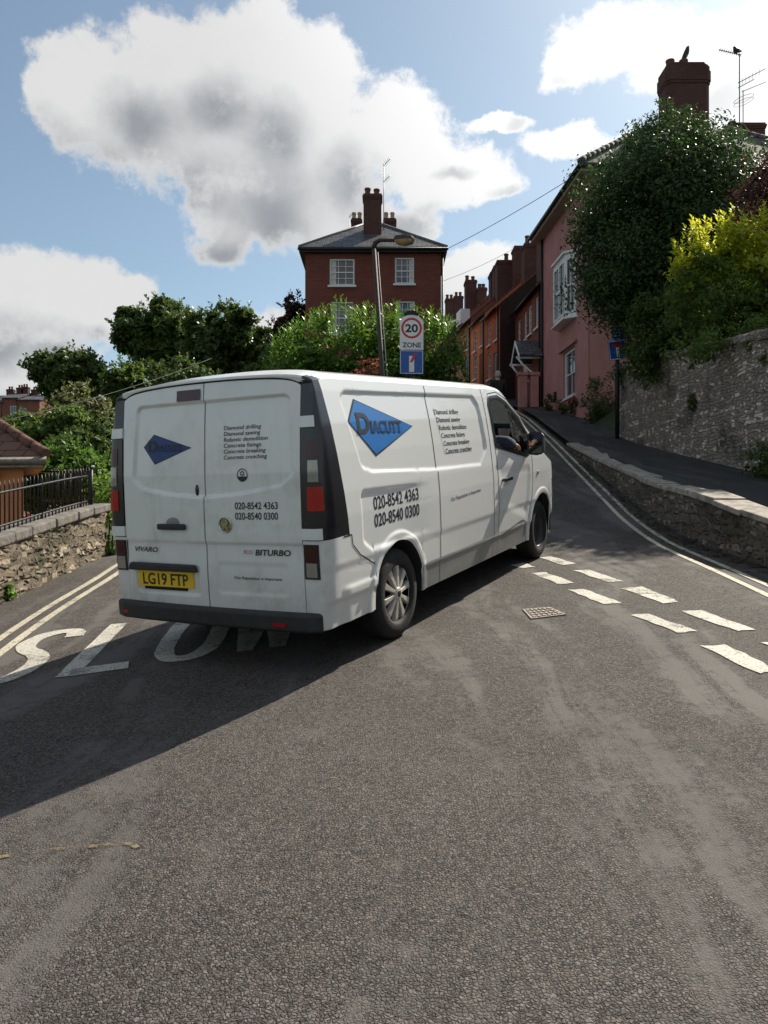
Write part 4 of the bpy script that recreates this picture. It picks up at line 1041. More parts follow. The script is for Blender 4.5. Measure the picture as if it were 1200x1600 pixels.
# ------------------------------------------------------------------ people
def skinned(nodes, edges, root=0, sub=2):       # nodes: (x,y,z,r)
    me = bpy.data.meshes.new('s'); me.from_pydata([n[:3] for n in nodes], edges, []); ob = bpy.data.objects.new('s', me); COL.objects.link(ob)
    ob.modifiers.new('k', 'SKIN'); sk = me.skin_vertices[0].data
    for i, n in enumerate(nodes): sk[i].radius = (n[3], n[3]); sk[i].use_root = (i == root)
    if sub: mm = ob.modifiers.new('s', 'SUBSURF'); mm.levels = mm.render_levels = sub
    dg = bpy.context.evaluated_depsgraph_get(); ev = bpy.data.meshes.new_from_object(ob.evaluated_get(dg))
    V = [tuple(v.co) for v in ev.vertices]; Fc = [tuple(p.vertices) for p in ev.polygons]
    bpy.data.objects.remove(ob); bpy.data.meshes.remove(me); bpy.data.meshes.remove(ev); return V, Fc
def figure(root, J, hair_m, cloth_m, leg_m, face, sc=1.0, local=False, thick=1.0):
    """J: joint name -> point. One continuous body (with fingers); clothes and hair are children"""
    nodes = []; edges = []; idx = {}
    def nd(k, p, r): idx[k] = len(nodes); nodes.append((*p, r*sc)); return idx[k]
    V3 = lambda k: Vector(J[k])
    nd('pel', V3('pelvis'), .115*thick); nd('waist', V3('waist'), .115*thick); nd('chest', V3('chest'), .135*thick); nd('neck', V3('neck'), .055); nd('head0', V3('head')-Vector((0,0,.07))*sc, .07); nd('head', V3('head'), .088); nd('crown', V3('head')+Vector((0,0,.075))*sc, .068)
    f = Vector(face).normalized(); nd('nose', V3('head')+f*.098*sc-Vector((0,0,.02))*sc, .014)
    for a, c in (('pel','waist'),('waist','chest'),('chest','neck'),('neck','head0'),('head0','head'),('head','crown'),('head','nose')): edges.append((idx[a], idx[c]))
    for s in 'LR':
        nd('sh'+s, V3('shoulder'+s), .068); nd('el'+s, V3('elbow'+s), .046); nd('wr'+s, V3('wrist'+s), .029); hd = (V3('wrist'+s)-V3('elbow'+s)).normalized(); nd('pa'+s, V3('wrist'+s)+hd*.06*sc, .034)
        edges += [(idx['chest'], idx['sh'+s]), (idx['sh'+s], idx['el'+s]), (idx['el'+s], idx['wr'+s]), (idx['wr'+s], idx['pa'+s])]
        sd_v = hd.cross(Vector((0,0,1))); sd_v = sd_v.normalized() if sd_v.length > .2 else f.copy(); dn = hd.cross(sd_v)
        if dn.z > 0 and abs(hd.z) < .7: dn = -dn
        for k in range(4):
            L = (.075,.085,.08,.062)[k]*sc; b0 = V3('wrist'+s)+hd*.085*sc+sd_v*(-.03+.02*k)*sc
            i0 = nd('f%d%s' % (k, s), b0, .0095); i1 = nd('g%d%s' % (k, s), b0+hd*L*.5+dn*.012*sc, .0085); i2 = nd('h%d%s' % (k, s), b0+hd*L*.85+dn*.035*sc, .007)
            edges += [(idx['pa'+s], i0), (i0, i1), (i1, i2)]
        b0 = V3('wrist'+s)+hd*.04*sc-sd_v*.036*sc; i0 = nd('t0'+s, b0, .011); i1 = nd('t1'+s, b0+hd*.045*sc-sd_v*.018*sc+dn*.015*sc, .009); edges += [(idx['pa'+s], i0), (i0, i1)]
        nd('hip'+s, V3('hip'+s), .088*thick); nd('kn'+s, V3('knee'+s), .058); nd('an'+s, V3('ankle'+s), .040); nd('to'+s, V3('toe'+s), .036)
        edges += [(idx['pel'], idx['hip'+s]), (idx['hip'+s], idx['kn'+s]), (idx['kn'+s], idx['an'+s]), (idx['an'+s], idx['to'+s])]
    V, Fc = skinned(nodes, edges); b = MB(); b.add(V, Fc, 0, True)
    for s in (-1, 1):                           # eyes and ears stay on the one body mesh
        side_v = f.cross(Vector((0,0,1))).normalized()*s
        b.ell(V3('head')+f*.080*sc+side_v*.032*sc+Vector((0,0,.012))*sc, (.012*sc,)*3, 8, 6, 1); b.ell(V3('head')+side_v*.088*sc, (.02*sc,.02*sc,.032*sc), 8, 6, 0)
    b.ell(V3('head')+f*.083*sc-Vector((0,0,.05))*sc, (.02*sc,.02*sc,.008*sc), 8, 6, 2)
    kw = dict(local=local); bo = b.build('body', [M['skin'], M['sign_black'], M['decal_red']], root, **kw)
    n2 = [(*V3('pelvis'), .135*sc*thick), (*V3('waist'), .138*sc*thick), (*V3('chest'), .158*sc*thick), (*(V3('chest')*.35+V3('neck')*.65), .085*sc)]
    e2 = [(0,1),(1,2),(2,3)]
    for s in 'LR':
        o = len(n2); n2 += [(*V3('shoulder'+s), .086*sc), (*V3('elbow'+s), .064*sc), (*(V3('elbow'+s)*.1+V3('wrist'+s)*.9), .048*sc)]; e2 += [(2,o),(o,o+1),(o+1,o+2)]
    V, Fc = skinned(n2, e2); b = MB(); b.add(V, Fc, 0, True); b.build('jacket', M[cloth_m], root, **kw)
    n3 = [(*V3('pelvis'), .130*sc*thick)]; e3 = []; sh = MB()
    for s in 'LR':
        o = len(n3); n3 += [(*V3('hip'+s), .108*sc*thick), (*V3('knee'+s), .076*sc), (*(V3('knee'+s)*.08+V3('ankle'+s)*.92), .060*sc)]; e3 += [(0,o),(o,o+1),(o+1,o+2)]
        Vs, Fs = skinned([(*V3('ankle'+s), .050*sc), (*(V3('ankle'+s)*.4+V3('toe'+s)*.6-Vector((0,0,.005))), .050*sc), (*V3('toe'+s), .042*sc)], [(0,1),(1,2)]); sh.add(Vs, Fs, 0, True)
    V, Fc = skinned(n3, e3); b = MB(); b.add(V, Fc, 0, True); b.build('trousers', M[leg_m], root, **kw); sh.build('shoes', M['black_cloth'], root, **kw)
    b = MB(); hc = V3('head')-f*.022*sc+Vector((0,0,.045))*sc; b.ell(hc, (.098*sc,.098*sc,.098*sc), 16, 10); b.ell(hc-f*.03*sc-Vector((0,0,.05))*sc, (.078*sc,.078*sc,.075*sc), 14, 8)
    b.build('hair', M[hair_m], root, **kw); return root
drv = thing('person', 'driver in a navy jacket inside the van, elbow out of the open window', 'person', VT)
drv.matrix_world = van.matrix_world.copy()
figure(drv, dict(pelvis=(3.20,-.42,.86), waist=(3.17,-.42,1.02), chest=(3.16,-.43,1.24), neck=(3.17,-.44,1.42), head=(3.20,-.46,1.57),
    shoulderL=(3.17,-.24,1.34), elbowL=(3.42,-.20,1.10), wristL=(3.64,-.28,1.18), shoulderR=(3.17,-.62,1.36), elbowR=(3.34,-.955,1.36), wristR=(3.60,-.94,1.315),
    hipL=(3.26,-.32,.86), kneeL=(3.70,-.30,.90), ankleL=(3.88,-.30,.52), toeL=(4.0,-.30,.50), hipR=(3.26,-.52,.86), kneeR=(3.70,-.54,.90), ankleR=(3.90,-.54,.52), toeR=(4.02,-.54,.50)),
    'brown_hair', 'navy_cloth', 'navy_cloth', (1,-.25,0), 1.0, True)
pz = Gz(3.56, 24)
wk = thing('person', 'grey-haired pedestrian in dark clothes walking up the hill beyond the van', 'person', (3.56, 24, pz))
q = lambda x, y, z: (3.56+x, 24+y, pz+z)
figure(wk, dict(pelvis=q(0,0,.93), waist=q(0,.02,1.08), chest=q(0,.04,1.28), neck=q(0,.05,1.47), head=q(0,.07,1.60),
    shoulderL=q(-.18,.04,1.40), elbowL=q(-.23,-.06,1.14), wristL=q(-.21,.02,.90), shoulderR=q(.18,.04,1.40), elbowR=q(.23,.10,1.14), wristR=q(.20,.26,.96),
    hipL=q(-.09,0,.90), kneeL=q(-.10,.16,.52), ankleL=q(-.10,.22,.13), toeL=q(-.11,.38,.11), hipR=q(.09,0,.90), kneeR=q(.10,-.05,.48), ankleR=q(.10,-.25,.10), toeR=q(.11,-.10,.05)),
    'grey_hair', 'black_cloth', 'black_cloth', (0,1,0))
# ------------------------------------------------------------------ houses
def wall_holes(b, O, U, L, z0, z1, holes, N, depth=.10, mi=0, rev_mi=None):
    """vertical wall from O along unit U, outward normal N, with openings (u0,u1,v0,v1) (v absolute z) and reveals"""
    O = Vector(O); U = Vector(U); N = Vector(N)
    us = sorted({0.0, L, *[h[0] for h in holes], *[h[1] for h in holes]}); vs = sorted({z0, z1, *[h[2] for h in holes], *[h[3] for h in holes]})
    P = lambda u, v, d=0: (O.x+U.x*u-N.x*d, O.y+U.y*u-N.y*d, v)
    flip = U.cross(Vector((0,0,1))).dot(N) < 0
    def q(pts, m): b.poly(list(reversed(pts)) if flip else pts, m)
    for a, c in zip(us, us[1:]):
        for d, e in zip(vs, vs[1:]):
            mu, mv = (a+c)/2, (d+e)/2
            if any(h[0] < mu < h[1] and h[2] < mv < h[3] for h in holes): continue
            q([P(a,d), P(c,d), P(c,e), P(a,e)], mi)
    rm = mi if rev_mi is None else rev_mi
    for (a, c, d, e) in holes:
        q([P(a,d), P(a,d,depth), P(c,d,depth), P(c,d)][::-1], rm); q([P(a,e), P(c,e), P(c,e,depth), P(a,e,depth)][::-1], rm)
        q([P(a,d), P(a,e), P(a,e,depth), P(a,d,depth)][::-1], rm); q([P(c,d), P(c,d,depth), P(c,e,depth), P(c,e)][::-1], rm)
def window(house, O, U, N, h, nx=3, ny=4, depth=.09, sill=True, fm='white_wood', curtain=0, fw=.06, sash=True):
    O = Vector(O); U = Vector(U); N = Vector(N); Z = Vector((0,0,1)); a, c, d, e = h
    pt = lambda u, v, k: O+U*u-N*(depth-k)+Z*(v-O.z)
    b = MB()
    def bar(u0, u1, v0, v1, k0, k1): b.fbox(pt(u0, v0, k0), U*(u1-u0), Z*(v1-v0), N*(k1-k0))
    bar(a, a+fw, d, e, -.03, .045); bar(c-fw, c, d, e, -.03, .045); bar(a+fw, c-fw, e-fw, e, -.03, .044); bar(a+fw, c-fw, d, d+fw*1.1, -.03, .044)
    i0, i1, j0, j1 = a+fw, c-fw, d+fw*1.1, e-fw
    t = .022
    for k in range(1, nx): u = i0+(i1-i0)*k/nx; bar(u-t/2, u+t/2, j0, j1, -.005, .02)
    for k in range(1, ny):
        v = j0+(j1-j0)*k/ny; th = t*2 if sash and k == ny//2 else t; bar(i0, i1, v-th/2, v+th/2, -.006, .022 if th == t else .03)
    w = b.build('window', M[fm], house)
    b = MB(); b.fbox(pt(i0, j0, -.012), U*(i1-i0), Z*(j1-j0), N*.006); b.build('pane', M['window_glass'], w)
    if sill:
        b = MB(); b.fbox(O+U*(a-.07)+N*(-depth+.045)+Z*(d-.075-O.z), U*(c-a+.14), Z*.075, N*(depth+.03)); b.build('sill', M[fm], w)
    if curtain:
        b = MB()
        for s in ([0], [1], [0, 1])[curtain-1]:
            u0 = i0+.005 if s == 0 else i1-.22*(i1-i0); wd = .22*(i1-i0)-.005
            P = [[tuple(pt(u0+wd*k/12, j0+(j1-j0)*q, -.006+.004*math.cos(k*2.1)+.003)) for q in (.0, .5, 1)] for k in range(13)]; b.grid(P)
        b.build('curtain', M['curtain'], w)
    return w
def chimney(house, c, w, d, z0, z1, pots=(), m='chimney_brick', rot=0.0, potm='pot_red', poth=.42, potr=.11):
    b = MB(); ca, sa = math.cos(rot), math.sin(rot); u = Vector((ca, sa, 0)); v = Vector((-sa, ca, 0)); c = Vector((c[0], c[1], 0))
    def blk(kw, kd, a, e): b.fbox(c-u*kw/2-v*kd/2+Vector((0,0,a)), u*kw, v*kd, (0,0,e-a))
    blk(w, d, z0, z1-.22); blk(w+.05, d+.05, z1-.22, z1-.15); blk(w+.09, d+.09, z1-.15, z1-.07); blk(w+.02, d+.02, z1-.07, z1)
    ch = b.build('chimney', M[m], house)
    for k, (pu, ph) in enumerate(pots):
        b = MB(); p = c+u*pu+Vector((0,0,z1)); b.lathe([(potr*1.15,0),(potr*1.15,.05),(potr,.08),(potr*.9,ph-.08),(potr*1.12,ph-.06),(potr*1.12,ph),(potr*.8,ph),(potr*.75,ph-.2)], p, n=14); b.build('chimney_pot', M[potm], ch)
    return ch
def slab(b, pts, th=.10, mi=0):                 # roof plane with thickness (pts seen from above, any order)
    b.prism(pts, (0, 0, th), mi)

# --- tall red brick house behind the hedge
def red_house():
    D = 30.0; x0, x1 = -3.08, 2.23; zg = .6; ze = (800-391)/F*D; yb = D+7.5
    t = thing('brick_house', 'tall red brick house with a hipped slate roof standing alone behind the hedge', 'house', ((x0+x1)/2, D, zg))
    wins = []
    for (a, c, e, f) in ((515,554,404,446), (617,647,402,443.5), (517,552,471,522), (618,648,470,520)):
        wins.append(((a-600)/F*D-x0, (c-600)/F*D-x0, (800-f)/F*D, (800-e)/F*D))
    lowr = [(.95, 1.9, 2.6, 4.0), (3.5, 4.3, 2.6, 4.0)]
    b = MB(); U = (1,0,0); N = (0,-1,0); O = (x0, D, zg)
    wall_holes(b, O, U, x1-x0, zg, ze, wins+lowr, N, .10)
    wall_holes(b, (x1, D, zg), (0,1,0), yb-D, zg, ze, [], (1,0,0)); wall_holes(b, (x0, D, zg), (0,1,0), yb-D, zg, ze, [], (-1,0,0)); wall_holes(b, (x0, yb, zg), U, x1-x0, zg, ze, [], (0,1,0))
    b.build('wall', M['red_brick'], t)
    for i, h in enumerate(wins+lowr): window(t, O, U, N, h, 3 if i % 2 == 0 else 3, 4, curtain=(1, 2, 1, 3, 0, 0)[i], sill=i != 5)
    b = MB()
    for h in wins+lowr: b.fbox((x0+h[0]-.1, D-.004, h[3]), (h[1]-h[0]+.2,0,0), (0,.02,0), (0,0,.22))
    b.build('lintels', M['red_brick'], t)
    o = .22; e = [(x0-o, D-o, ze), (x1+o, D-o, ze), (x1+o, yb+o, ze), (x0-o, yb+o, ze)]; zr = ze+2.15; ra, rb = ((x0+x1)/2-.05, D+2.9, zr), ((x0+x1)/2-.05, yb-2.9, zr)
    b = MB(); slab(b, [e[0], e[1], ra], .07); slab(b, [e[1], e[2], rb, ra], .07); slab(b, [e[2], e[3], rb], .07); slab(b, [e[3], e[0], ra, rb], .07)
    rf_ = b.build('roof', M['slate'], t)
    b = MB()
    for p in (e[0], e[1]): b.tube([Vector(p)+Vector((0,0,.08)), Vector(ra)+Vector((0,0,.09))], .05, 6)
    b.tube([Vector(ra)+Vector((0,0,.09)), Vector(rb)+Vector((0,0,.09))], .06, 6); b.build('ridge_tiles', M['slate_lead'], rf_)
    b = MB(); b.box(x0-o, x1+o, D-o, yb+o, ze-.13, ze-.005); b.build('eaves', M['door_dark'], t)
    b = MB(); b.tube([(x0-.26, D-.27, ze-.03), (x1+.26, D-.27, ze-.03)], .06, 8); b.tube([(x1+.05, D-.05, ze-.1), (x1+.05, D-.05, zg)], .04, 8); b.build('gutter', M['black_iron'], t)
    px = lambda p: (p-600)/F
    chimney(t, (px(582)*31.3, 31.5), .73, .60, ze+.45, (800-307)/F*31.5, [(-.20,.32),(.17,.28)], potr=.12, potm='pot_red')
    chimney(t, (px(557.5)*34, 34), .42, .8, ze+.7, (800-346)/F*34, [(-.12,.38),(.13,.38)], potm='pot_buff', potr=.095)
    chimney(t, (px(609)*34, 34), .50, .8, ze+.7, (800-346)/F*34, [(-.16,.38),(.12,.38)], potm='pot_buff', potr=.095)
    def aerial(p, z0, z1, arms, m='galv'):
        b = MB(); b.tube([(p[0], p[1], z0), (p[0], p[1], z1)], .016, 6)
        for (z, dx, dz, n) in arms:
            A = Vector((p[0]-dx*.05, p[1], z)); B_ = Vector((p[0]+dx, p[1]-.2, z+dz)); b.tube([A, B_], .012, 5)
            for k in range(n): c = A.lerp(B_, (k+.5)/n); b.tube([c-Vector((.05,.14,-.02)), c+Vector((.05,.14,-.02))], .006, 4)
        return b.build('aerial', M[m], t)
    aerial((px(599.5)*31.8, 31.8), ze+.9, (800-256)/F*31.8, [((800-259)/F*31.8, .27, .20, 5), ((800-284)/F*31.8, .25, .15, 5)])
    aerial((px(546)*33, 33), ze+.3, (800-338)/F*33, [((800-339)/F*33, .12, .03, 3)])
red_house()

# --- the street of houses on the right
def row_house(name, label, cat, A, B_, z0, ze, m, roofm, wins, depth_back=4.2, pitch=.85, gable=None, left_gable=False, trims=None, doors=(), nxny=(2,4), eav=.18, ov=.0, sillm='white_wood', curtain=0):
    """front wall from A (near) to B (far); the house stands to the right of that line"""
    A = Vector((*A, 0)); B_ = Vector((*B_, 0)); U = (B_-A); L = U.length; U.normalize(); N = Vector((-U.y, U.x, 0))     # N points to the street (left)
    if N.x > 0: N = -N
    t = thing(name, label, cat, (A.x, A.y, z0)); O = Vector((A.x, A.y, z0)); dp = depth_back
    b = MB(); holes = list(wins)+list(doors)
    wall_holes(b, O, U, L, z0, ze, holes, N, .10)
    zr = ze+dp/2*pitch; I = -N
    for P in (A, B_):
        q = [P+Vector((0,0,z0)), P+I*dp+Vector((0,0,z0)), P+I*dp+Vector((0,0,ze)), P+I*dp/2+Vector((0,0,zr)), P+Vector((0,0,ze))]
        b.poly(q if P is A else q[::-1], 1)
    q = [A+I*dp, B_+I*dp]; b.poly([(q[0].x,q[0].y,z0), (q[1].x,q[1].y,z0), (q[1].x,q[1].y,ze), (q[0].x,q[0].y,ze)])
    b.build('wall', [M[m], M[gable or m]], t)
    r = MB(); e0 = A+N*eav-U*ov; e1 = B_+N*eav+U*ov; m0 = A+I*dp/2-U*ov; m1 = B_+I*dp/2+U*ov; k0 = A+I*(dp+eav)-U*ov; k1 = B_+I*(dp+eav)+U*ov; zl = ze-eav*pitch
    Z = lambda v, z: (v.x, v.y, z)
    slab(r, [Z(e0, zl+.02), Z(e1, zl+.02), Z(m1, zr+.02), Z(m0, zr+.02)], .09); slab(r, [Z(k0, zl+.02), Z(k1, zl+.02), Z(m1, zr+.02), Z(m0, zr+.02)], .09)
    rf_ = r.build('roof', M[roofm], t)
    b = MB(); b.tube([Z(m0, zr+.12), Z(m1, zr+.12)], .08, 8); b.build('ridge_tiles', M['clay_tile'], rf_)
    g = MB(); g.tube([Z(e0+N*.03, zl), Z(e1+N*.03, zl)], .05, 8); dpt = A+U*.12+N*.06; g.tube([Z(dpt, zl), Z(dpt, z0)], .038, 8); g.build('gutter', M['black_iron'], t)
    for h in wins: window(t, O, U, N, h, *nxny, curtain=curtain)
    for (a, c, d, e) in doors:
        dd = MB(); p = O+U*a-N*.08; dd.fbox((p.x, p.y, d), U*(c-a), N*.05, (0,0,e-d))
        for k in (0, 1):
            for j in (0, 1): q = O+U*(a+.1+(c-a-.1)/2*k)-N*.03; dd.fbox((q.x, q.y, d+.25+j*.85), U*((c-a)/2-.15), N*.012, (0,0,.65))
        dd.build('door', M['door_white' if trims is None else trims], t)
    return t, U, N, O, L
# pink house with the projecting upper bay
def pink_house():
    A = (6.42, 24.0); B_ = (6.14, 29.7); z0 = 2.4; ze = (800-268)/F*24; dp = 8.6
    A3 = Vector((*A, 0)); U = (Vector((*B_, 0))-A3); L = U.length; U.normalize(); N = Vector((-U.y, U.x, 0)); I = -N; O = Vector((*A, z0))
    t = thing('pink_house', 'pink rendered house with a white bay window upstairs, at the top of the raised pavement', 'house', O)
    low = (1.55, 2.95, 3.92, 5.55); upz = (6.62, 8.45); bay = (1.35, 3.35)
    b = MB(); wall_holes(b, O, U, L, z0, ze, [low, (bay[0]+.12, bay[1]-.12, *upz)], N, .16)
    P = lambda u, i, z: (A3.x+U.x*u+I.x*i, A3.y+U.y*u+I.y*i, z)
    for u, fl in ((0, 0), (L, 1)):
        q = [P(u,0,z0), P(u,dp,z0), P(u,dp,ze), P(u,0,ze)]; b.poly(q if not fl else q[::-1])
    b.poly([P(0,dp,z0), P(L,dp,z0), P(L,dp,ze), P(0,dp,ze)]); b.build('wall', M['pink_render'], t)
    b = MB(); b.fbox(P(0,-.012,z0), U*.55, N*.03, (0,0,ze-z0-.3)); b.fbox(P(1.25,-.0,5.60), U*2.0, N*.10, (0,0,.12)); b.fbox(P(0,-.0,z0), U*L, N*.05, (0,0,1.05)); b.build('plaster_band', M['pink_trim'], t, bevel=.02)
    window(t, O, U, N, low, 2, 2, depth=.13, fw=.09)
    # upper bay: canted box of white joinery standing off the wall
    b = MB(); pr = .30; u0, u1 = bay; z_0, z_1 = upz; ct = .30
    plan = [P(u0,0,0), P(u0+ct,-pr,0), P(u1-ct,-pr,0), P(u1,0,0)]
    up = lambda p, z: (p[0], p[1], z)
    b.prism([up(p, z_0-.14) for p in plan], (0,0,.12)); b.prism([up(p, z_1) for p in plan], (0,0,.16)); big = [P(u0-.08,0,0), P(u0+ct-.05,-pr-.08,0), P(u1-ct+.05,-pr-.08,0), P(u1+.08,0,0)]; b.prism([up(p, z_1+.16) for p in big], (0,0,.07)); b.prism([up(p, z_0-.19) for p in big], (0,0,.05))
    gl = MB()
    for p, q, n in ((plan[0], plan[1], 1), (plan[1], plan[2], 2), (plan[2], plan[3], 1)):
        pv, qv = Vector(p), Vector(q); e = (qv-pv); l = e.length; e.normalize(); nn = Vector((-e.y, e.x, 0)); 
        if nn.dot(N) < 0: nn = -nn
        for k in range(n+1):
            c = pv+e*(l*k/n); w = .09; s = max(0, min(l-w, l*k/n-w/2)); c = pv+e*s-nn*.05; b.fbox(up(c, z_0), e*w, nn*.07, (0,0,z_1-z_0))
        for z in (z_0, (z_0+z_1)/2-.02, z_1-.07): b.fbox(up(pv-nn*.045, z), e*l, nn*.05, (0,0,.07))
        for k in range(n):
            u_ = l*(k+.5)/n; b.fbox(up(pv+e*(u_-.012)-nn*.04, z_0), e*.024, nn*.03, (0,0,z_1-z_0))
        gl.fbox(up(pv-nn*.06, z_0), e*l, nn*.02, (0,0,z_1-z_0))
    bw = b.build('bay_window', M['white_wood'], t); gl.build('pane', M['window_glass'], bw)
    # hipped tile roof with deep eaves
    o = .42; zr = ze+2.7; e = [P(-o,-o,ze), P(L+o,-o,ze), P(L+o,dp+o,ze), P(-o,dp+o,ze)]; ra, rb_ = P(L/2-.2, 3.0, zr), P(L/2-.2, dp-3.0, zr)
    r = MB(); slab(r, [e[0], e[1], ra], .1); slab(r, [e[1], e[2], rb_, ra], .1); slab(r, [e[2], e[3], rb_], .1); slab(r, [e[3], e[0], ra, rb_], .1); rf_ = r.build('roof', M['grey_tile'], t)
    b = MB()
    for c in (e[0], e[3]):
        for k in range(16):
            p = Vector(c).lerp(Vector(ra if c is e[0] else rb_), k/16); p2 = Vector(c).lerp(Vector(ra if c is e[0] else rb_), (k+.85)/16); b.tube([p+Vector((0,0,.12)), p2+Vector((0,0,.15))], [.11, .09], 8)
    b.build('ridge_tiles', M['grey_tile'], rf_)
    s = MB(); s.prism([P(-o+.03,-o+.03,ze-.16), P(L+o-.03,-o+.03,ze-.16), P(L+o-.03,dp+o-.03,ze-.16), P(-o+.03,dp+o-.03,ze-.16)], (0,0,.15)); s.build('eaves', M['grey_wood'], t)
    g = MB(); c4 = [P(-o-.05,-o-.05,ze-.0), P(L+o,-o-.05,ze-.0), P(-o-.05,dp+o,ze-.0)]; g.tube([c4[2], c4[0], c4[1]], .065, 8); g.tube([P(L-.1,-.06,ze-.1), P(L-.1,-.06,z0)], .045, 8); g.build('gutter', M['black_iron'], t)
    # pipe and small vent on the street wall
    b = MB(); b.fbox(P(3.75,0,4.05), U*.22, N*.06, (0,0,.3)); b.build('meter_box', M['black_iron'], t)
    # great brick chimney, seen above the holly
    cy = 27.2; cxx = (1068-600)/F*cy; zt = (800-108)/F*cy
    chb = MB(); w = 1.52; d = 1.0
    def blk(kw, kd, a, e_): c = .16; hx, hy = kw/2, kd/2; chb.prism([(cxx-hx+c,cy-hy,a),(cxx+hx-c,cy-hy,a),(cxx+hx,cy-hy+c,a),(cxx+hx,cy+hy-c,a),(cxx+hx-c,cy+hy,a),(cxx-hx+c,cy+hy,a),(cxx-hx,cy+hy-c,a),(cxx-hx,cy-hy+c,a)], (0,0,e_-a))
    blk(w, d, ze+.5, zt-.75); blk(w+.05, d+.05, zt-.75, zt-.66); blk(w+.09, d+.09, zt-.66, zt-.30); blk(w+.03, d+.03, zt-.30, zt-.12); blk(w-.12, d-.12, zt-.12, zt)
    ch = chb.build('chimney', M['chimney_brick'], t)
    for p in (1047, 1068):
        b = MB(); b.lathe([(.16,0),(.145,.06),(.135,.22),(.155,.25),(.155,.30),(.11,.30),(.10,.1)], ((p-600)/F*cy, cy, zt), n=16); b.build('chimney_pot', M['pot_red'], ch)
    return t
pink_house()
# slate porch on the pink house's far end
def porch():
    t = thing('porch', 'small slate-roofed porch with white brackets on pink pillars beside the pink house', 'porch', (5.6, 30.2, 3.6))
    y0, y1 = 29.65, 31.15; xf = 6.1; z = 6.0
    ym = (y0+y1)/2; xo = xf-.80
    b = MB()
    for ya in (y0-.18, y1+.18): b.prism([(xo-.08, ya, z), (xf, ya, z), (xf, ym, z+.72), (xo-.08, ym, z+.72)], (0,0,.07))
    b.build('roof', M['slate'], t)
    b = MB()
    for ya in (y0-.18, y1+.18): b.prism([(xo-.10, ya, z-.10), (xo-.10, ya, z+.06), (xo-.10, ym, z+.78), (xo-.10, ym, z+.62)], (-.03,0,0))
    b.build('bargeboard', M['white_wood'], t)
    for y in (y0, y1):
        b = MB(); b.tube([(xf-.05, y, z-.75), (xf-.35, y, z-.65), (xf-.75, y, z-.3), (xf-.95, y, z-.03)], .045, 6); b.tube([(xf-.02, y, z-.04), (xf-1.0, y, z-.04)], .045, 6); b.build('bracket', M['white_wood'], t)
    for x, y in ((xf-.30, y0+.05), (xf-.75, y0+.02)):
        b = MB(); b.box(x-.16, x+.16, y-.16, y+.16, 3.2, z-.75); b.box(x-.20, x+.20, y-.20, y+.20, z-.75, z-.62); b.build('pillar', M['pink_trim'], t, bevel=.02)
porch()
gz = lambda x, y: Gz(x, y)-.3
# brown brick cottages
up = lambda d, u: [(a, a+.55, 7.15, 8.35) for a in u]
t, U, N, O, L = row_house('brick_cottage', 'brown brick cottage joined to the far end of the pink house, in shade', 'house', (6.10, 29.75), (5.86, 34.25), 3.2, 8.9, 'brown_brick', 'brown_tile',
    [(.35,.95,7.3,8.55), (1.55,2.15,7.3,8.5), (2.35,2.9,7.25,8.45), (3.5,4.05,7.2,8.4), (3.4,4.1,4.75,6.2)], 4.0, .9, doors=[(2.3,3.1,4.6,6.5)], curtain=0)
chimney(t, (6.55, 31.2), .52, .9, 8.9, (800-368)/F*31.2, [], m='chimney_brick')
# orange cottages further up
specs = [((5.20,34.45),(4.86,36.9),9.30,'orange_brick','dark_and_shaded_brick','orange brick cottage whose dark end wall faces down the hill'),
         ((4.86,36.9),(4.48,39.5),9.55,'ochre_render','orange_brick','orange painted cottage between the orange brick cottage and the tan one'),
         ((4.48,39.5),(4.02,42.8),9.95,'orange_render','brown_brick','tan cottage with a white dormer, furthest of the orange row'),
         ((4.02,42.8),(3.45,46.5),10.4,'brown_brick','brown_brick','brown brick house at the upper bend of the street'),
         ((3.30,46.6),(2.7,50.5),10.6,'white_render','white_render','white gabled house far up the hill')]
stack = [[(36.0,828,384,.66,[(-.12,.45)])], [(38.4,809,388,.46,[]), (39.3,788,410,.85,[(.1,.42)])], [(42.0,770,428,.36,[]),(41.2,776,418,.4,[])], [(45.6,752,452,.55,[(-.1,.3),(.12,.3)]),(46.2,735,440,.66,[(-.2,.34),(.15,.3)])], []]
for (A, B_, ze, m, gm, lab), st in zip(specs, stack):
    L = math.dist(A, B_); z0 = Gz(*A)-.6; zf = Gz(*A)+.35
    wn = [(L*.22-.28, L*.22+.28, ze-1.45, ze-.35), (L*.72-.28, L*.72+.28, ze-1.45, ze-.35), (L*.70-.30, L*.70+.30, zf+.9, zf+2.15)]
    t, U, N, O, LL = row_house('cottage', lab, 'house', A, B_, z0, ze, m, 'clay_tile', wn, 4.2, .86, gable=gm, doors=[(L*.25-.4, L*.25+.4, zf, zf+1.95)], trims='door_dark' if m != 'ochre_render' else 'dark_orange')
    for (yy, p, ty, w, pots) in st: chimney(t, ((p-600)/F*yy, yy), w, .8, ze+.6, (800-ty)/F*yy, pots)
    if 'dormer' in lab:
        b = MB(); c = O+U*1.6+N*-.35; c.z = ze+.15; b.fbox(c, U*1.05, N*.5, (0,0,.78)); dm = b.build('dormer', M['white_wood'], t)
        b = MB(); b.fbox(c+U*.14+N*.5+Vector((0,0,.14)), U*.77, N*.01, (0,0,.5)); b.build('pane', M['window_glass'], dm)
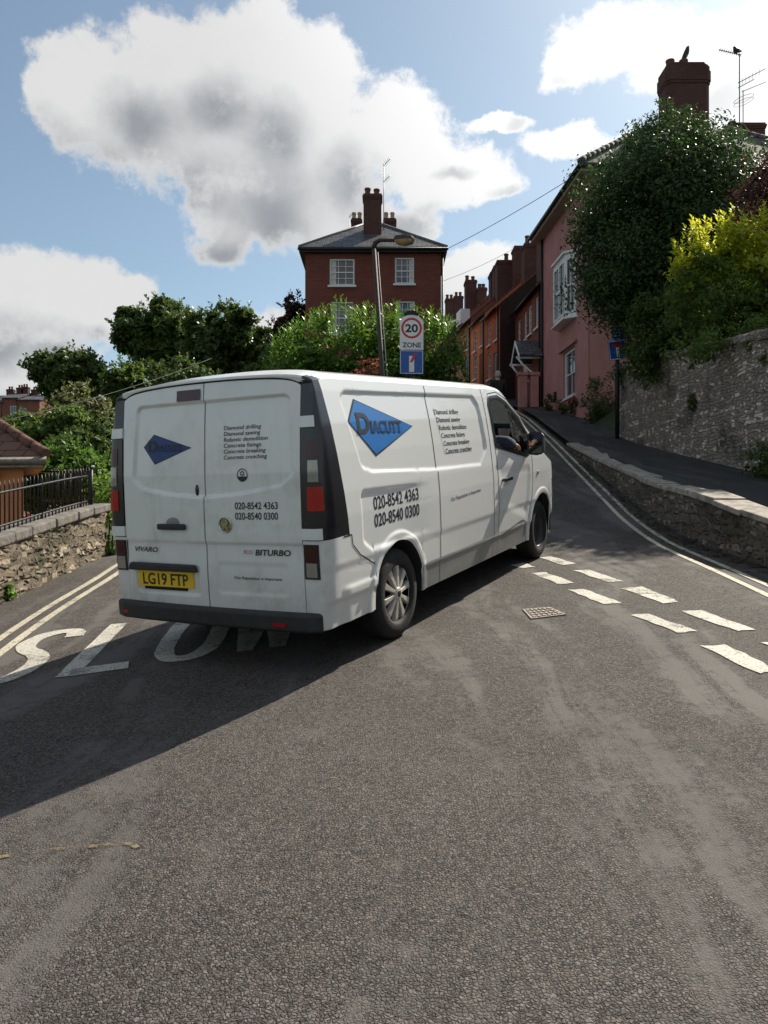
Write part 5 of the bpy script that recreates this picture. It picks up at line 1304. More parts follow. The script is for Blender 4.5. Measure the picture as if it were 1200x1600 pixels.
# houses at the very top, between the hedge and the row
def small_house(name, label, x0, x1, y, z0, ze, zr, m, roofm, dep=6, wins=(), chim=(), axis='x', group=None):
    t = thing(name, label, 'house', ((x0+x1)/2, y, z0), group); b = MB()
    wl = [((a), (c), d, e) for a, c, d, e in wins]
    wall_holes(b, (x0,y,z0), (1,0,0), x1-x0, z0, ze, wl, (0,-1,0), .08); wall_holes(b, (x0,y+dep,z0), (1,0,0), x1-x0, z0, ze, [], (0,1,0))
    r = MB(); o = .25
    if axis == 'x':                              # ridge runs across the view
        for x, fl in ((x0, 1), (x1, 0)):
            q = [(x,y,z0),(x,y+dep,z0),(x,y+dep,ze),(x,y+dep/2,zr),(x,y,ze)]; b.poly(q[::-1] if fl else q)
        k = (zr-ze)/(dep/2)*o
        slab(r, [(x0-o,y-o,ze-k),(x1+o,y-o,ze-k),(x1+o,y+dep/2,zr),(x0-o,y+dep/2,zr)], .1); slab(r, [(x0-o,y+dep+o,ze-k),(x1+o,y+dep+o,ze-k),(x1+o,y+dep/2,zr),(x0-o,y+dep/2,zr)], .1)
    else:
        mx = (x0+x1)/2; b.poly([(x0,y,ze),(x1,y,ze),(mx,y,zr)]); b.poly([(x1,y+dep,ze),(x0,y+dep,ze),(mx,y+dep,zr)])
        for x, fl in ((x0, 1), (x1, 0)): q = [(x,y,z0),(x,y+dep,z0),(x,y+dep,ze),(x,y,ze)]; b.poly(q[::-1] if fl else q)
        k = (zr-ze)/((x1-x0)/2)*o
        slab(r, [(x0-o,y-o,ze-k),(mx,y-o,zr),(mx,y+dep+o,zr),(x0-o,y+dep+o,ze-k)], .1); slab(r, [(x1+o,y-o,ze-k),(mx,y-o,zr),(mx,y+dep+o,zr),(x1+o,y+dep+o,ze-k)], .1)
    b.build('wall', M[m], t); rf_ = r.build('roof', M[roofm], t)
    for h in wl: window(t, (x0,y,z0), (1,0,0), (0,-1,0), h, 2, 2, .08)
    for (cx_, cy_, w, zt, np_) in chim: chimney(t, (cx_, cy_), w, .6, ze+.2, zt, [(-.15+.3*k, .35) for k in range(np_)] if np_ != 1 else [(0,.35)])
    return t
p5 = lambda px, d: (px-600)/F*d
small_house('stone_house', 'grey-roofed house glimpsed at the top of the street past the red house', p5(690,56), p5(722,56), 56, 7, (800-505)/F*56, (800-478)/F*56, 'dark_and_shaded_brick', 'grey_tile', 6, [], [(p5(702,58), 58, .6, (800-468)/F*58, 2), (p5(716,58), 58, .7, (800-464)/F*58, 2)])
# far terrace to the left beyond the trees
for k, (a, c, e, r) in enumerate(((-130,-62,628,613), (-60,2,628,612), (3,26,622,608), (27,62,625,611))):
    if k == 0: continue
    d = 88; x0, x1 = p5(a, d), p5(c, d); ze, zr = (800-e)/F*d, (800-r)/F*d
    small_house('terrace_house', ['','brick terraced house on the far hillside, leftmost of the three', 'middle one of the three brick terraced houses on the far hillside', 'brick terraced house on the far hillside, nearest the dome-shaped tree'][k], x0, x1, d, zr-10, ze, zr, 'brown_brick', 'slate', 7,
        [((x1-x0)*.05+.1, (x1-x0)*.05+.9, ze-2.3, ze-.9)] if k == 3 else [((x1-x0)*.55, (x1-x0)*.55+.7, ze-2.4, ze-.9)], [(x0+.5, d+3.5, .8, zr+.7, 2), (x1-.6, d+3.5, .8, zr+.8, 2)], group='terraced houses on the far hillside')
small_house('cottage', 'low house with a pale slate roof showing between the trees beyond the van', p5(236,40), p5(296,40), 40, 1.0, (800-606)/F*40, (800-583)/F*40, 'white_render', 'slate', 7)
# small orange building with a tiled roof, left edge
def toilet_block():
    c = Vector((-4.72, 10.45, 0)); zg = -1.45; ze = .70
    t = thing('small_building', 'small orange rendered building with a brown tiled roof behind the railings', 'building', (-6.5, 11.5, zg))
    U = Vector((-.985, .17, 0)).normalized(); W = Vector((-.43, .90, 0)).normalized(); L, D = 5.4, 3.2
    A = c+U*.20+W*.25
    P = lambda u, w, z: (A.x+U.x*u+W.x*w, A.y+U.y*u+W.y*w, z)
    b = MB(); wall_holes(b, P(0,0,zg), tuple(U), L, zg, ze, [(.62, 1.5, zg, .35)], tuple(-W), .5, rev_mi=1)
    for u, fl in ((0, 0), (L, 1)):
        q = [P(u,0,zg), P(u,D,zg), P(u,D,ze), P(u,0,ze)]; b.poly(q if not fl else q[::-1])
    b.poly([P(0,D,zg), P(L,D,zg), P(L,D,ze), P(0,D,ze)]); b.fbox(P(.6,.5,zg), U*.95, W*.05, (0,0,1.9), 1)
    b.build('wall', [M['orange_render'], M['dark_orange']], t)
    o = .33; e = [P(-o,-o,ze), P(L+o,-o,ze), P(L+o,D+o,ze), P(-o,D+o,ze)]; zr = ze+1.15; ra, rb_ = P(1.3, D/2, zr), P(L-1.75, D/2, zr)
    r = MB(); slab(r, [e[0], e[1], rb_, ra], .07); slab(r, [e[1], e[2], rb_], .07); slab(r, [e[2], e[3], ra, rb_], .07); slab(r, [e[3], e[0], ra], .07); rf_ = r.build('roof', M['brown_tile'], t)
    b = MB()
    for a_, c_ in ((e[0], ra), (e[3], ra), (ra, rb_)):
        for k in range(9): b.tube([Vector(a_).lerp(Vector(c_), k/9)+Vector((0,0,.085)), Vector(a_).lerp(Vector(c_), (k+.92)/9)+Vector((0,0,.10))], [.075,.062], 8)
    b.build('ridge_tiles', M['brown_tile'], rf_)
    g = MB(); lo = lambda p: (p[0], p[1], p[2]-.0); g.tube([lo(e[1]), lo(e[0]), lo(e[3])], .055, 8); g.build('gutter', M['grey_wood'], t)
    s = MB(); s.prism([P(-o+.05,-o+.05,ze-.09), P(L+o-.05,-o+.05,ze-.09), P(L+o-.05,D+o-.05,ze-.09), P(-o+.05,D+o-.05,ze-.09)], (0,0,.085)); s.build('eaves', M['grey_wood'], t)
    b = MB(); b.fbox(P(.42,-.14,.48), U*.20, W*.12, (0,0,.07)); b.build('light_fitting', M['white_wood'], t, bevel=.02)
toilet_block()
# house behind the holly on the right, with its aerials
def right_house():
    d = 27.0; x0 = p5(1128, d); ze = (800-232)/F*d; zr = (800-200)/F*d
    t = small_house('brick_house', 'brown-roofed brick house behind the holly at the right with tall aerials', x0, x0+9, d, 3.0, ze, zr, 'brown_brick', 'brown_tile', 6)
    ch = chimney(t, (p5(1190, d)+.25, d+2), 1.35, .8, ze-.2, (800-178)/F*(d+2)*.965, [], m='chimney_brick'); 
    b = MB(); xx = p5(1179, d); b.lathe([(.14,0),(.125,.6),(.15,.65),(.15,.75),(.09,.75)], (xx+.0, d+1.75, (800-185)/F*d), n=12); b.build('chimney_pot', M['pot_red'], ch)
    b = MB(); xf = p5(1160, d+1); b.lathe([(.10,0),(.13,.12),(.06,.2),(.08,.35),(.0,.8)], (xf, d+3, zr-.05), n=10); b.build('finial', M['pot_red'], t)
    a = MB(); xm = p5(1176, d); zt = (800-58)/F*d; a.tube([(xm, d+1, zr), (xm, d+1, zt)], .02, 6)
    A = Vector((xm+.05, d+1, zt-.03)); B_ = Vector((p5(1131, d), d+.4, (800-67)/F*d)); a.tube([A, B_], .016, 5)
    for k in range(11): c = A.lerp(B_, k/10.5); h = .10+.06*(k/10); a.tube([c-Vector((.02,h,.0)), c+Vector((.02,h,.0))], .007, 4); a.tube([c-Vector((0,0,.05)), c+Vector((0,0,.05))], .006, 4)
    for (z, dx, dz) in (((800-105)/F*d, .75, .30), ((800-113)/F*d, .35, .1)): a.tube([(xm-.06, d+1, z), (xm+dx, d+.6, z+dz)], .014, 5)
    for k in range(6): a.tube([(xm+.08+.1*k, d+.95-.1*k*.5, (800-105)/F*d+.03+.04*k-.12), (xm+.08+.1*k, d+.95-.05*k, (800-105)/F*d+.03+.04*k+.12)], .006, 4)
    a.build('aerial', M['lamp_grey'], t)
    a = MB(); x2 = p5(1186, d); z2 = (800-112)/F*d; a.tube([(x2, d+1.2, zr), (x2, d+1.2, z2)], .017, 6); a.tube([(x2-.05, d+1.2, z2-.05), (x2+.7, d+.9, z2+.15)], .012, 5)
    for s in (0, .12): a.tube([(x2+.02+.34*math.cos(q), d+1.2+.3*math.sin(q), (800-131)/F*d+.1*math.cos(q)+s) for q in np.linspace(0, 6.28, 19)], .008, 4)
    a.build('aerial', M['lamp_grey'], t)
right_house()
# ------------------------------------------------------------------ foliage
def crown(name, parent, mat, blobs, n, size, seed, clumps=60, spread=.32, up=.35, shell=.55, aspect=.5, extra=None, droop=0.0):
    """blobs: (centre, radii); leaves sit in many small clumps spread through and over the blobs"""
    rs = np.random.RandomState(seed); C = np.array([b[0] for b in blobs], float); Rr = np.array([b[1] for b in blobs], float)
    wgt = np.prod(Rr, axis=1)**(2/3); wgt /= wgt.sum()
    bi = rs.choice(len(blobs), clumps, p=wgt); d = rs.randn(clumps, 3); d /= np.linalg.norm(d, axis=1)[:, None]
    rad = shell+(1.04-shell)*rs.rand(clumps)**.6
    cc = C[bi]+d*Rr[bi]*rad[:, None]; cs = Rr[bi].mean(1)*spread*(.6+.8*rs.rand(clumps))
    k = rs.choice(clumps, n, p=(cs**2)/np.sum(cs**2))
    off = rs.randn(n, 3); off = off/np.linalg.norm(off, axis=1)[:, None]*(rs.rand(n)**.5)[:, None]*1.15
    pos = cc[k]+off*cs[k][:, None]*np.array([1, 1, .8])
    outw = pos-C[bi][k]; outw /= np.maximum(np.linalg.norm(outw, axis=1), 1e-6)[:, None]
    nrm = outw*.5+off*.5+rs.randn(n, 3)*.55+np.array([0, 0, up]); nrm /= np.linalg.norm(nrm, axis=1)[:, None]
    tdir = np.cross(nrm, rs.randn(n, 3)); tdir[:, 2] += up*.6-droop; tdir -= nrm*(tdir*nrm).sum(1)[:, None]; tdir /= np.maximum(np.linalg.norm(tdir, axis=1), 1e-6)[:, None]
    sdir = np.cross(nrm, tdir); L = size*(.65+.7*rs.rand(n)); W = L*aspect
    v0 = pos-tdir*(L*.5)[:, None]; v2 = pos+tdir*(L*.5)[:, None]-nrm*(L*.10)[:, None]
    v1 = pos+sdir*(W*.5)[:, None]+nrm*(L*.06)[:, None]; v3 = pos-sdir*(W*.5)[:, None]+nrm*(L*.06)[:, None]
    V = np.stack([v0, v1, v2, v3], 1).reshape(-1, 3)
    if extra is not None: V = np.concatenate([V, extra]); n = len(V)//4
    o = Vector((0,0,0)); p = parent
    while p is not None: o += p.location; p = p.parent
    V = V-np.array(o)
    me = bpy.data.meshes.new(name); me.vertices.add(len(V)); me.vertices.foreach_set('co', V.ravel()); me.loops.add(4*n); me.loops.foreach_set('vertex_index', np.arange(4*n, dtype=np.int32))
    me.polygons.add(n); me.polygons.foreach_set('loop_start', np.arange(0, 4*n, 4, dtype=np.int32)); me.update(calc_edges=True); me.validate()
    me.materials.append(M[mat]); ob = bpy.data.objects.new(name, me); COL.objects.link(ob); ob.parent = parent; return ob
def spikes(tips, per, size, seed, aspect=.42, L=.5):   # upright leafy shoots: (base point, direction) -> leaf quads
    rs = np.random.RandomState(seed); out = []
    for b_, d_ in tips:
        b_ = np.array(b_); d_ = np.array(d_)/np.linalg.norm(d_)
        for k in range(per):
            f = (k+.5)/per; p = b_+d_*L*f; a = k*2.4+rs.rand(); e = np.array([math.cos(a), math.sin(a), .0]); t = e*(1-.5*f)+d_*(.5+.6*f); t /= np.linalg.norm(t)
            s = np.cross(t, d_); s /= max(np.linalg.norm(s), 1e-5); nn = np.cross(s, t); l = size*(.7+.5*rs.rand())*(1-.35*f)
            out += [p, p+t*l*.5+s*l*aspect*.5+nn*l*.04, p+t*l-nn*l*.1, p+t*l*.5-s*l*aspect*.5+nn*l*.04]
    return np.array(out)
def trunk(parent, base, top, r0, r1, limbs, seed, name='trunk'):
    rs = random.Random(seed); b = MB(); base = Vector(base); top = Vector(top); n = 6; pts = []
    for i in range(n+1):
        p = base.lerp(top, i/n); p += Vector((rs.uniform(-1,1), rs.uniform(-1,1), 0))*r0*.7*(0 < i < n); pts.append(p)
    b.tube(pts, [r0*(1.35 if i == 0 else 1)*(1-i/n)+r1*i/n for i in range(n+1)], 9)
    for l in limbs:
        l = Vector(l); f = rs.uniform(.4, .9); p = pts[int(f*n)]; m = p.lerp(l, .5)+Vector((rs.uniform(-.2,.2), rs.uniform(-.2,.2), .15))*((l-p).length*.3)
        b.tube([p, m, l], [r0*.45, r0*.28, r0*.08], 6)
    return b.build(name, M['bark'], parent)
def tree(name, label, cat, px, d, top, width, bottom, mat, n, size, seed, group=None, lumps=9, clumps=90, zg=None, tr=.22, up=.35, spread=.34, squash=1.0, trunk_px=None):
    """crown outline given by the photo's extent at a distance d: real size follows"""
    rs = np.random.RandomState(seed+50); xc = p5(px, d); zt = (800-top)/F*d; zb = (800-bottom)/F*d; w = width/F*d/2; h = (zt-zb)/2
    zg = (zb-h*.9) if zg is None else zg; t = thing(name, label, cat, (xc, d, zg), group)
    blobs = [((xc, d, zb+h), (w*.74, w*.70*squash, h*.82))]
    for k in range(lumps):
        a = 2*math.pi*k/lumps+rs.rand(); e = rs.uniform(-.55, .75); c = (xc+w*.58*math.cos(a), d+w*.58*squash*math.sin(a), zb+h+h*.62*e); r = rs.uniform(.36, .52); blobs.append((c, (w*r, w*r, min(h, w)*r*1.05)))
    blobs.append(((xc+rs.uniform(-.15,.15)*w, d, zt-h*.34), (w*.40, w*.40, h*.36)))
    tips = []
    for _ in range(int(lumps*16)):
        c, r = blobs[rs.randint(1, len(blobs))]; v = rs.randn(3); v[2] = abs(v[2])*.8; v /= np.linalg.norm(v); q = np.array(c)+v*np.array(r)*.93; tips.append((q, v+np.array([0, 0, .5])))
    crown('crown', t, mat, blobs, int(n*2), size*.92, seed, int(clumps*1.9), spread*.88, up, .40, .5, spikes(tips, 7, size*.9, seed, .55, size*1.3))
    xt = xc if trunk_px is None else p5(trunk_px, d)
    trunk(t, (xt, d, zg), (xc, d, zb+h*1.2), tr, tr*.3, [b[0] for b in blobs[1:7]], seed); return t
tree('oak_tree', 'large dark round-crowned tree, tallest of the trees left of the red house', 'tree', 258, 52, 468, 152, 600, 'leaf_dark', 15000, .42, 11, 'trees beyond the left road', 11, 150)
tree('oak_tree', 'dark broad tree between the tallest tree and the copper-leaved one', 'tree', 358, 44, 478, 128, 610, 'leaf_dark', 13000, .36, 12, 'trees beyond the left road', 10, 140)
tree('round_tree', 'dark dome-shaped tree on the far left above the yellow-green shrubs', 'tree', 110, 48, 546, 122, 640, 'leaf_dark', 9000, .36, 13, 'trees beyond the left road', 9, 110)
tree('copper_tree', 'dark purple-leaved tree against the left side of the red house', 'tree', 462, 33, 462, 78, 600, 'leaf_copper', 7000, .24, 14, 'trees beyond the left road', 8, 90)
tree('birch_tree', 'light green feathery tree just left of the van roof', 'tree', 203, 30, 560, 92, 690, 'leaf_mid', 9000, .20, 15, 'trees beyond the left road', 9, 130, spread=.26)
tree('bush', 'olive green tall shrub below the dome-shaped dark tree', 'bush', 128, 27, 598, 120, 712, 'leaf_olive', 8000, .18, 16, 'bushes beyond the railings', 9, 120, tr=.08, spread=.28)
tree('bush', 'mid-green bush at the far left edge under the terraced houses', 'bush', 40, 25, 646, 130, 740, 'leaf_mid', 7500, .17, 17, 'bushes beyond the railings', 9, 110, tr=.08)
tree('bush', 'dark thick bush beside the rear of the van', 'bush', 150, 20, 655, 120, 800, 'leaf_dark', 8000, .15, 18, 'bushes beyond the railings', 9, 110, tr=.08)
tree('bush', 'glossy broad-leaved bush right behind the railings, beside the orange building', 'bush', 104, 13.6, 692, 125, 800, 'leaf_laurel', 3600, .13, 19, 'bushes beyond the railings', 9, 90, tr=.05)
tree('bush', 'pale sunlit bush in front of the dark thick bush, left of the van', 'bush', 90, 23, 640, 110, 720, 'leaf_mid', 6500, .16, 20, 'bushes beyond the railings', 9, 110, tr=.08)
tree('bush', 'dark green bush filling the gap under the olive shrub', 'bush', 60, 17, 705, 190, 800, 'leaf_dark', 7000, .14, 21, 'bushes beyond the railings', 9, 110, tr=.06)
tree('tree', 'dark green tree low behind the van between the hedge and the copper-leaved tree', 'tree', 430, 29, 545, 100, 640, 'leaf_dark', 7000, .22, 22, 'trees beyond the left road', 8, 100)
tree('tree', 'rounded green tree low behind the left corner of the van roof', 'tree', 290, 34, 560, 130, 650, 'leaf_dark', 8000, .24, 23, 'trees beyond the left road', 8, 110)
def creeper():
    y = 11.25; x = -4.05; zg = Gz(-4, 11.2)
    t = thing('creeper', 'leafy green creeper climbing at the far end of the stone wall', 'plant', (x, y, zg))
    crown('foliage', t, 'leaf_bright', [((x-.05, y+.05, zg+.35), (.2,.25,.4)), ((x-.02, y+.2, zg+.75), (.18,.3,.3)), ((x-.12, y+.4, zg+.95), (.3,.3,.3)), ((x+.05, y, zg+.12), (.16,.18,.12))], 1500, .075, 30, 50, .5)
    b = MB()
    for k in range(4): b.tube([(x-.08+.06*k, y+.05, zg-.1), (x-.05+.05*k, y+.1, zg+.5), (x-.15+.09*k, y+.25, zg+1.0)], [.014,.01,.004], 5)
    b.build('stem', M['bark'], t)
creeper()
def tuft(name, label, cat, c, r, n, size, mat, seed, flowers=None, group=None, stems=6):
    t = thing(name, label, cat, c, group); c = Vector(c)
    crown('foliage', t, mat, [((c.x, c.y, c.z+r[2]*.8), (r[0]*.8, r[1]*.8, r[2]*.75)), ((c.x+r[0]*.35, c.y, c.z+r[2]*.6), (r[0]*.5,r[1]*.5,r[2]*.5)), ((c.x-r[0]*.35, c.y, c.z+r[2]*.6), (r[0]*.5,r[1]*.5,r[2]*.5))], n, size, seed, 26, .45)
    rs = random.Random(seed); b = MB()
    for k in range(stems): a = rs.uniform(0, 6.28); b.tube([c-Vector((0,0,.05)), c+Vector((math.cos(a)*r[0]*.5, math.sin(a)*r[1]*.5, r[2]*1.1))], [.012,.004], 5)
    b.build('stem', M['bark'], t)
    if flowers:
        b = MB()
        for k in range(flowers[1]):
            a = rs.uniform(0, 6.28); q = c+Vector((math.cos(a)*r[0]*rs.uniform(.3,1), math.sin(a)*r[1]*rs.uniform(.3,1), r[2]*rs.uniform(.7,1.75)))
            for _ in range(5): b.ell(q+Vector((rs.uniform(-1,1), rs.uniform(-1,1), rs.uniform(-1,1)))*size*.5, (size*.28,)*3, 6, 4)
        b.build('flowers', M[flowers[0]], t)
    return t
g0 = on_ground(8, 940); tuft('weed', 'bright green weed growing at the foot of the stone wall at the left edge', 'plant', (g0[0]-.03, g0[1]+.05, Gz(*g0)), (.13,.12,.13), 260, .06, 'leaf_bright', 40)
g0 = on_ground(162, 868); tuft('weed', 'small low weed where the stone wall meets the pavement beside the van', 'plant', (g0[0]+.02, g0[1], Gz(*g0)), (.16,.2,.08), 220, .055, 'leaf_bright', 41)
tuft('flowering_plant', 'plant with red flowers in front of the orange building, seen between the railing bars', 'plant', tuple(at(44, 848, 9.9)), (.25,.2,.22), 420, .07, 'leaf_mid', 42, ('flower_red', 9))
# laurel hedge in front of the red house
def hedge():
    d = 20.0; t = thing('hedge', 'big glossy laurel hedge with upright shoots in front of the tall red house', 'hedge', (-.6, d, Gz(-.4, d)))
    bl = []
    for (px, top, bot, w) in ((455,525,640,60),(490,496,640,75),(530,486,640,85),(575,484,640,80),(615,490,640,70),(660,505,640,70),(690,522,640,55),(708,560,650,40),(435,560,650,40),(550,520,680,200),(630,540,680,160)):
        xc = p5(px, d); zt = (800-top)/F*d; zb = (800-bot)/F*d; bl.append(((xc, d+(px*7 % 11-5)*.09, (zt+zb)/2), (w/F*d/2*1.1, .9, (zt-zb)/2)))
    rs = np.random.RandomState(3); tips = []
    for _ in range(330):
        b_ = bl[rs.randint(0, 9)]; u = rs.uniform(-.95, .95); v = rs.uniform(-.9, .5); zz = b_[0][2]+b_[1][2]*math.sqrt(max(0, 1-u*u))*math.sqrt(max(.0,1-v*v))*.96
        tips.append(((b_[0][0]+u*b_[1][0], b_[0][1]+v*b_[1][1], zz-.12), (rs.uniform(-.35,.35), rs.uniform(-.4,.2), 1)))
    crown('foliage', t, 'leaf_laurel', bl, 15000, .17, 33, 240, .30, .55, .35, .42, spikes(tips, 11, .17, 9, .38, .50))
    b = MB()
    for px in (455, 500, 545, 590, 640, 685):
        x = p5(px, d); b.tube([(x, d, Gz(x, d)-.2), (x+.1, d, Gz(x, d)+1.5), (x-.15, d+.1, (800-520)/F*d)], [.06,.045,.012], 6)
    b.build('stem', M['bark'], t)
hedge()
tuft('shrub', 'red-tipped small shrub peeping over the van roof in front of the hedge', 'plant', tuple(at(570, 640, 17.6)), (.35,.3,.85), 500, .11, 'leaf_rust', 47)
# holly over the garden wall
def blobtree(name, label, cat, d, pxs, mat, n, size, seed, base, clumps=220, spread=.25, tips=0, tipmat=None, dy=.8, up=.3, shell=.4, aspect=.5, group=None):
    t = thing(name, label, cat, base, group); bl = []
    rs = np.random.RandomState(seed)
    for (px, py, rx, ry) in pxs: bl.append(((p5(px, d), d+rs.uniform(-.5,.5)*dy, (800-py)/F*d), (rx/F*d, max(rx, ry)/F*d*dy, ry/F*d)))
    crown('crown', t, mat, bl, n, size, seed, clumps, spread, up, shell, aspect)
    return t, bl
d = 19.0
t, bl = blobtree('holly_tree', 'big dark glossy holly tree above the garden wall in front of the pink house', 'tree', d, [(1020,380,112,145),(1050,230,60,70),(1008,250,48,52),(1040,175,26,32),(950,325,42,48),(912,395,34,56),(925,340,34,36),(975,455,66,52),(1100,300,70,90),(1140,380,60,90),(1018,518,45,45),(1115,235,50,50),(1150,275,42,55),(1150,340,45,60),(1060,470,90,80),(1035,560,75,45),(945,438,40,36)], 'leaf_holly', 95000, .10, 60, (6.9, d, 2.6), 520, .34, up=.2, dy=.75, shell=.30)
trunk(t, (7.0, d, 2.3), (6.7, d, 7.6), .16, .05, [b[0] for b in bl[1:11]], 5)
# lime-topped shrub on the right, over the wall
d = 14.9
lime_pts = [(1070,408,24,22),(1100,385,26,24),(1135,376,28,24),(1165,385,26,22),(1195,372,30,24),(1225,380,30,28),(1060,440,20,22),(1150,420,60,26),(1215,420,40,30)]
t, bl = blobtree('golden_shrub', 'yellow-green topped shrub above the garden wall at the right edge', 'shrub', d, [(1150,470,95,75),(1090,470,55,65),(1210,470,70,80),(1150,540,90,40),(1240,520,60,50)], 'leaf_mid', 11000, .11, 61, (7.3, d, 2.6), 200, .28, dy=.7)
L2 = [((p5(a, d), d-.1, (800-b_)/F*d), (c/F*d, .45, e/F*d)) for a, b_, c, e in lime_pts]
rs = np.random.RandomState(77); tips = [((b_[0][0]+rs.uniform(-1,1)*b_[1][0], b_[0][1]+rs.uniform(-.4,.3), b_[0][2]+b_[1][2]*rs.uniform(.2,.8)), (rs.uniform(-.3,.3), rs.uniform(-.3,.3), 1)) for b_ in L2 for _ in range(13)]
crown('new_growth', t, 'leaf_lime', L2, 3000, .13, 62, 90, .42, .7, .3, .45, spikes(tips, 10, .15, 4, .42, .30))
trunk(t, (7.3, d, 2.4), (7.3, d, 4.4), .08, .03, [b_[0] for b_ in bl[:4]], 6)
# mixed growth along the top of the wall
d = 16.6
t, bl = blobtree('shrub', 'dark tangled shrub hanging over the garden wall beside the sign post', 'shrub', d, [(1010,560,45,45),(1050,540,50,40),(1003,592,18,24),(1030,510,45,45),(1065,480,45,45)], 'leaf_dark', 9000, .09, 63, (5.9, d, 2.8), 120, .35)
trunk(t, (6.1, d, 2.7), (5.9, d, 3.8), .05, .02, [b_[0] for b_ in bl], 7)
d = 13.3
t, bl = blobtree('shrub', 'leafy green shrub along the wall top under the yellow-green one', 'shrub', d, [(1090,540,50,28),(1140,535,45,30),(1190,520,50,35),(1230,510,40,40),(1330,470,80,60)], 'leaf_mid', 5000, .085, 64, (6.2, d, 2.6), 100, .35)
trunk(t, (6.3, d, 2.5), (6.2, d, 3.2), .04, .015, [b_[0] for b_ in bl], 8)
d = 15.6
t, bl = blobtree('copper_shrub', 'dark red-leaved shrub at the right edge beside the holly', 'shrub', d, [(1185,310,40,55),(1220,345,55,85),(1165,265,22,26),(1205,250,25,30)], 'leaf_copper', 4200, .11, 65, (8.4, d, 2.8), 110, .32)
trunk(t, (8.2, d, 2.6), (8.1, d, 6.5), .10, .03, [b_[0] for b_ in bl], 9)
for k, (px, py, dd) in enumerate(((1112,538,12.4), (1152,560,11.9), (1005,575,14.8), (1185,545,11.4))):
    p = at(px, py, dd); tuft('valerian', ['pale-flowered weed on the wall top, third from the right edge', 'pale-flowered weed on the wall top, second from the right edge', 'pale-flowered weed on the wall top nearest the sign post', 'pale-flowered weed on the wall top closest to the right edge'][k], 'plant', (max(p.x, x_wall(p.y)+.1), p.y, p.z-.12), (.2,.18,.14), 200, .07, 'leaf_mid', 70+k, ('pot_buff', 10), 'valerian on the garden wall')
for k, (px, py, y_, r) in enumerate(((1074,640,13.9,.10), (1180,800,9.6,.3), (1160,745,10.6,.22))):
    if k == 0: p = at(px, py, 14.7); tuft('wall_fern', 'small dark fern rooted halfway up the face of the garden wall', 'plant', (x_wall(14.7)-.04, 14.7, p.z), (.10,.2,.18), 160, .07, 'leaf_dark', 80)
tuft('ground_fern', 'ferns and weeds at the foot of the garden wall near the right edge', 'plant', (5.75, 11.4, pave_z(11.4, 5.75)), (.25,.9,.28), 700, .09, 'leaf_dark', 81)
# plants along the pink house
for k, (px, py, r, h, m) in enumerate(((857,640,.24,.40,'leaf_dark'), (877,650,.22,.32,'leaf_mid'), (896,648,.26,.40,'leaf_dark'), (935,640,.55,.95,'leaf_dark'))):
    y_ = (27.6, 26.2, 25.3, 22.9)[k]; x_ = p5(px, y_); z_ = pave_z(y_, x_)
    tuft('shrub', ['clipped dark shrub by the porch, furthest up the pink house wall', 'low light green mound of plants under the pink house window', 'dark flowering shrub just below the pink house window near its corner', 'large dark bush at the near corner of the pink house'][k], 'shrub', (x_, y_, z_), (r, r, h), (350,300,400,1500)[k], .085, m, 90+k, ('flower_red', 5) if k == 2 else None, 'shrubs along the pink house')
# leaf litter in the right-hand gutter
def litter():
    rs = np.random.RandomState(2); b = MB(); n = 0
    while n < 1500:
        y = rs.uniform(3.5, 16); k = x_kerb(y); x = k-abs(rs.randn())*.16-.02
        if x < k-.55: continue
        z = Gz(x, y)+.006+rs.rand()*.012; a = rs.rand()*6.28; s = rs.uniform(.015, .04); c, d_ = math.cos(a)*s, math.sin(a)*s
        b.poly([(x-c, y-d_, z), (x+d_*.5, y-c*.5, z+.006), (x+c, y+d_, z+rs.rand()*.008), (x-d_*.5, y+c*.5, z+.004)]); n += 1
    o = b.build('leaf_litter', M['dead_leaf']); tag(o, 'dead brown leaves lying along the foot of the retaining wall', 'leaves', kind='stuff')
litter()

# ------------------------------------------------------------------ street furniture
def lamp_post():
    d = 17.2; base = Vector((p5(604, d)+.06, d, Gz(.05, d)-.2)); top = at(584, 384, d)
    t = thing('street_lamp', 'old leaning street lamp with an amber lantern rising out of the hedge', 'street lamp', base)
    b = MB(); b.tube([base, base.lerp(top, .3), top], [.066,.056,.044], 10); b.build('post', M['lamp_grey'], t)
    b = MB(); e = at(619, 375.5, d-.3); b.tube([top-Vector((0,0,.06)), top+Vector((.03,0,.06)), top+Vector((.14,-.05,.11)), e], [.06,.055,.045,.04], 8); b.build('arm', M['lamp_grey'], t)
    a = at(616, 376, d-.3); c = at(647, 374, d-.5); u = (c-a).normalized(); v = Vector((-u.y, u.x, 0)).normalized()
    h = MB(); P = []
    for f, w, hh in ((0,.05,.05),(.12,.10,.09),(.5,.12,.10),(.9,.11,.08),(1,.05,.04)):
        p = a.lerp(c, f); P.append([p-v*w, p-v*w*.7+Vector((0,0,hh)), p+v*w*.7+Vector((0,0,hh)), p+v*w])
    h.grid(P); h.poly(P[0]); h.poly(P[-1][::-1]); hd = h.build('lamp_head', M['lamp_grey'], t)
    h = MB(); P = []
    for f, w, hh in ((.04,.05,.02),(.14,.09,.08),(.5,.11,.11),(.88,.10,.08),(.97,.05,.02)):
        p = a.lerp(c, f); P.append([p-v*w, p-v*w*.75-Vector((0,0,hh)), p+v*w*.75-Vector((0,0,hh)), p+v*w])
    h.grid(P, flip=True); h.build('lantern_lens', M['amber_lens'], hd)
    b = MB(); b.tube([base.lerp(top, .05)+Vector((.12,-.08,0)), base.lerp(top, .5)+Vector((.10,-.05,0)), base.lerp(top, .97)+Vector((.08,-.03,0))], .009, 5); b.build('cable', M['cable_grey'], t)
lamp_post()
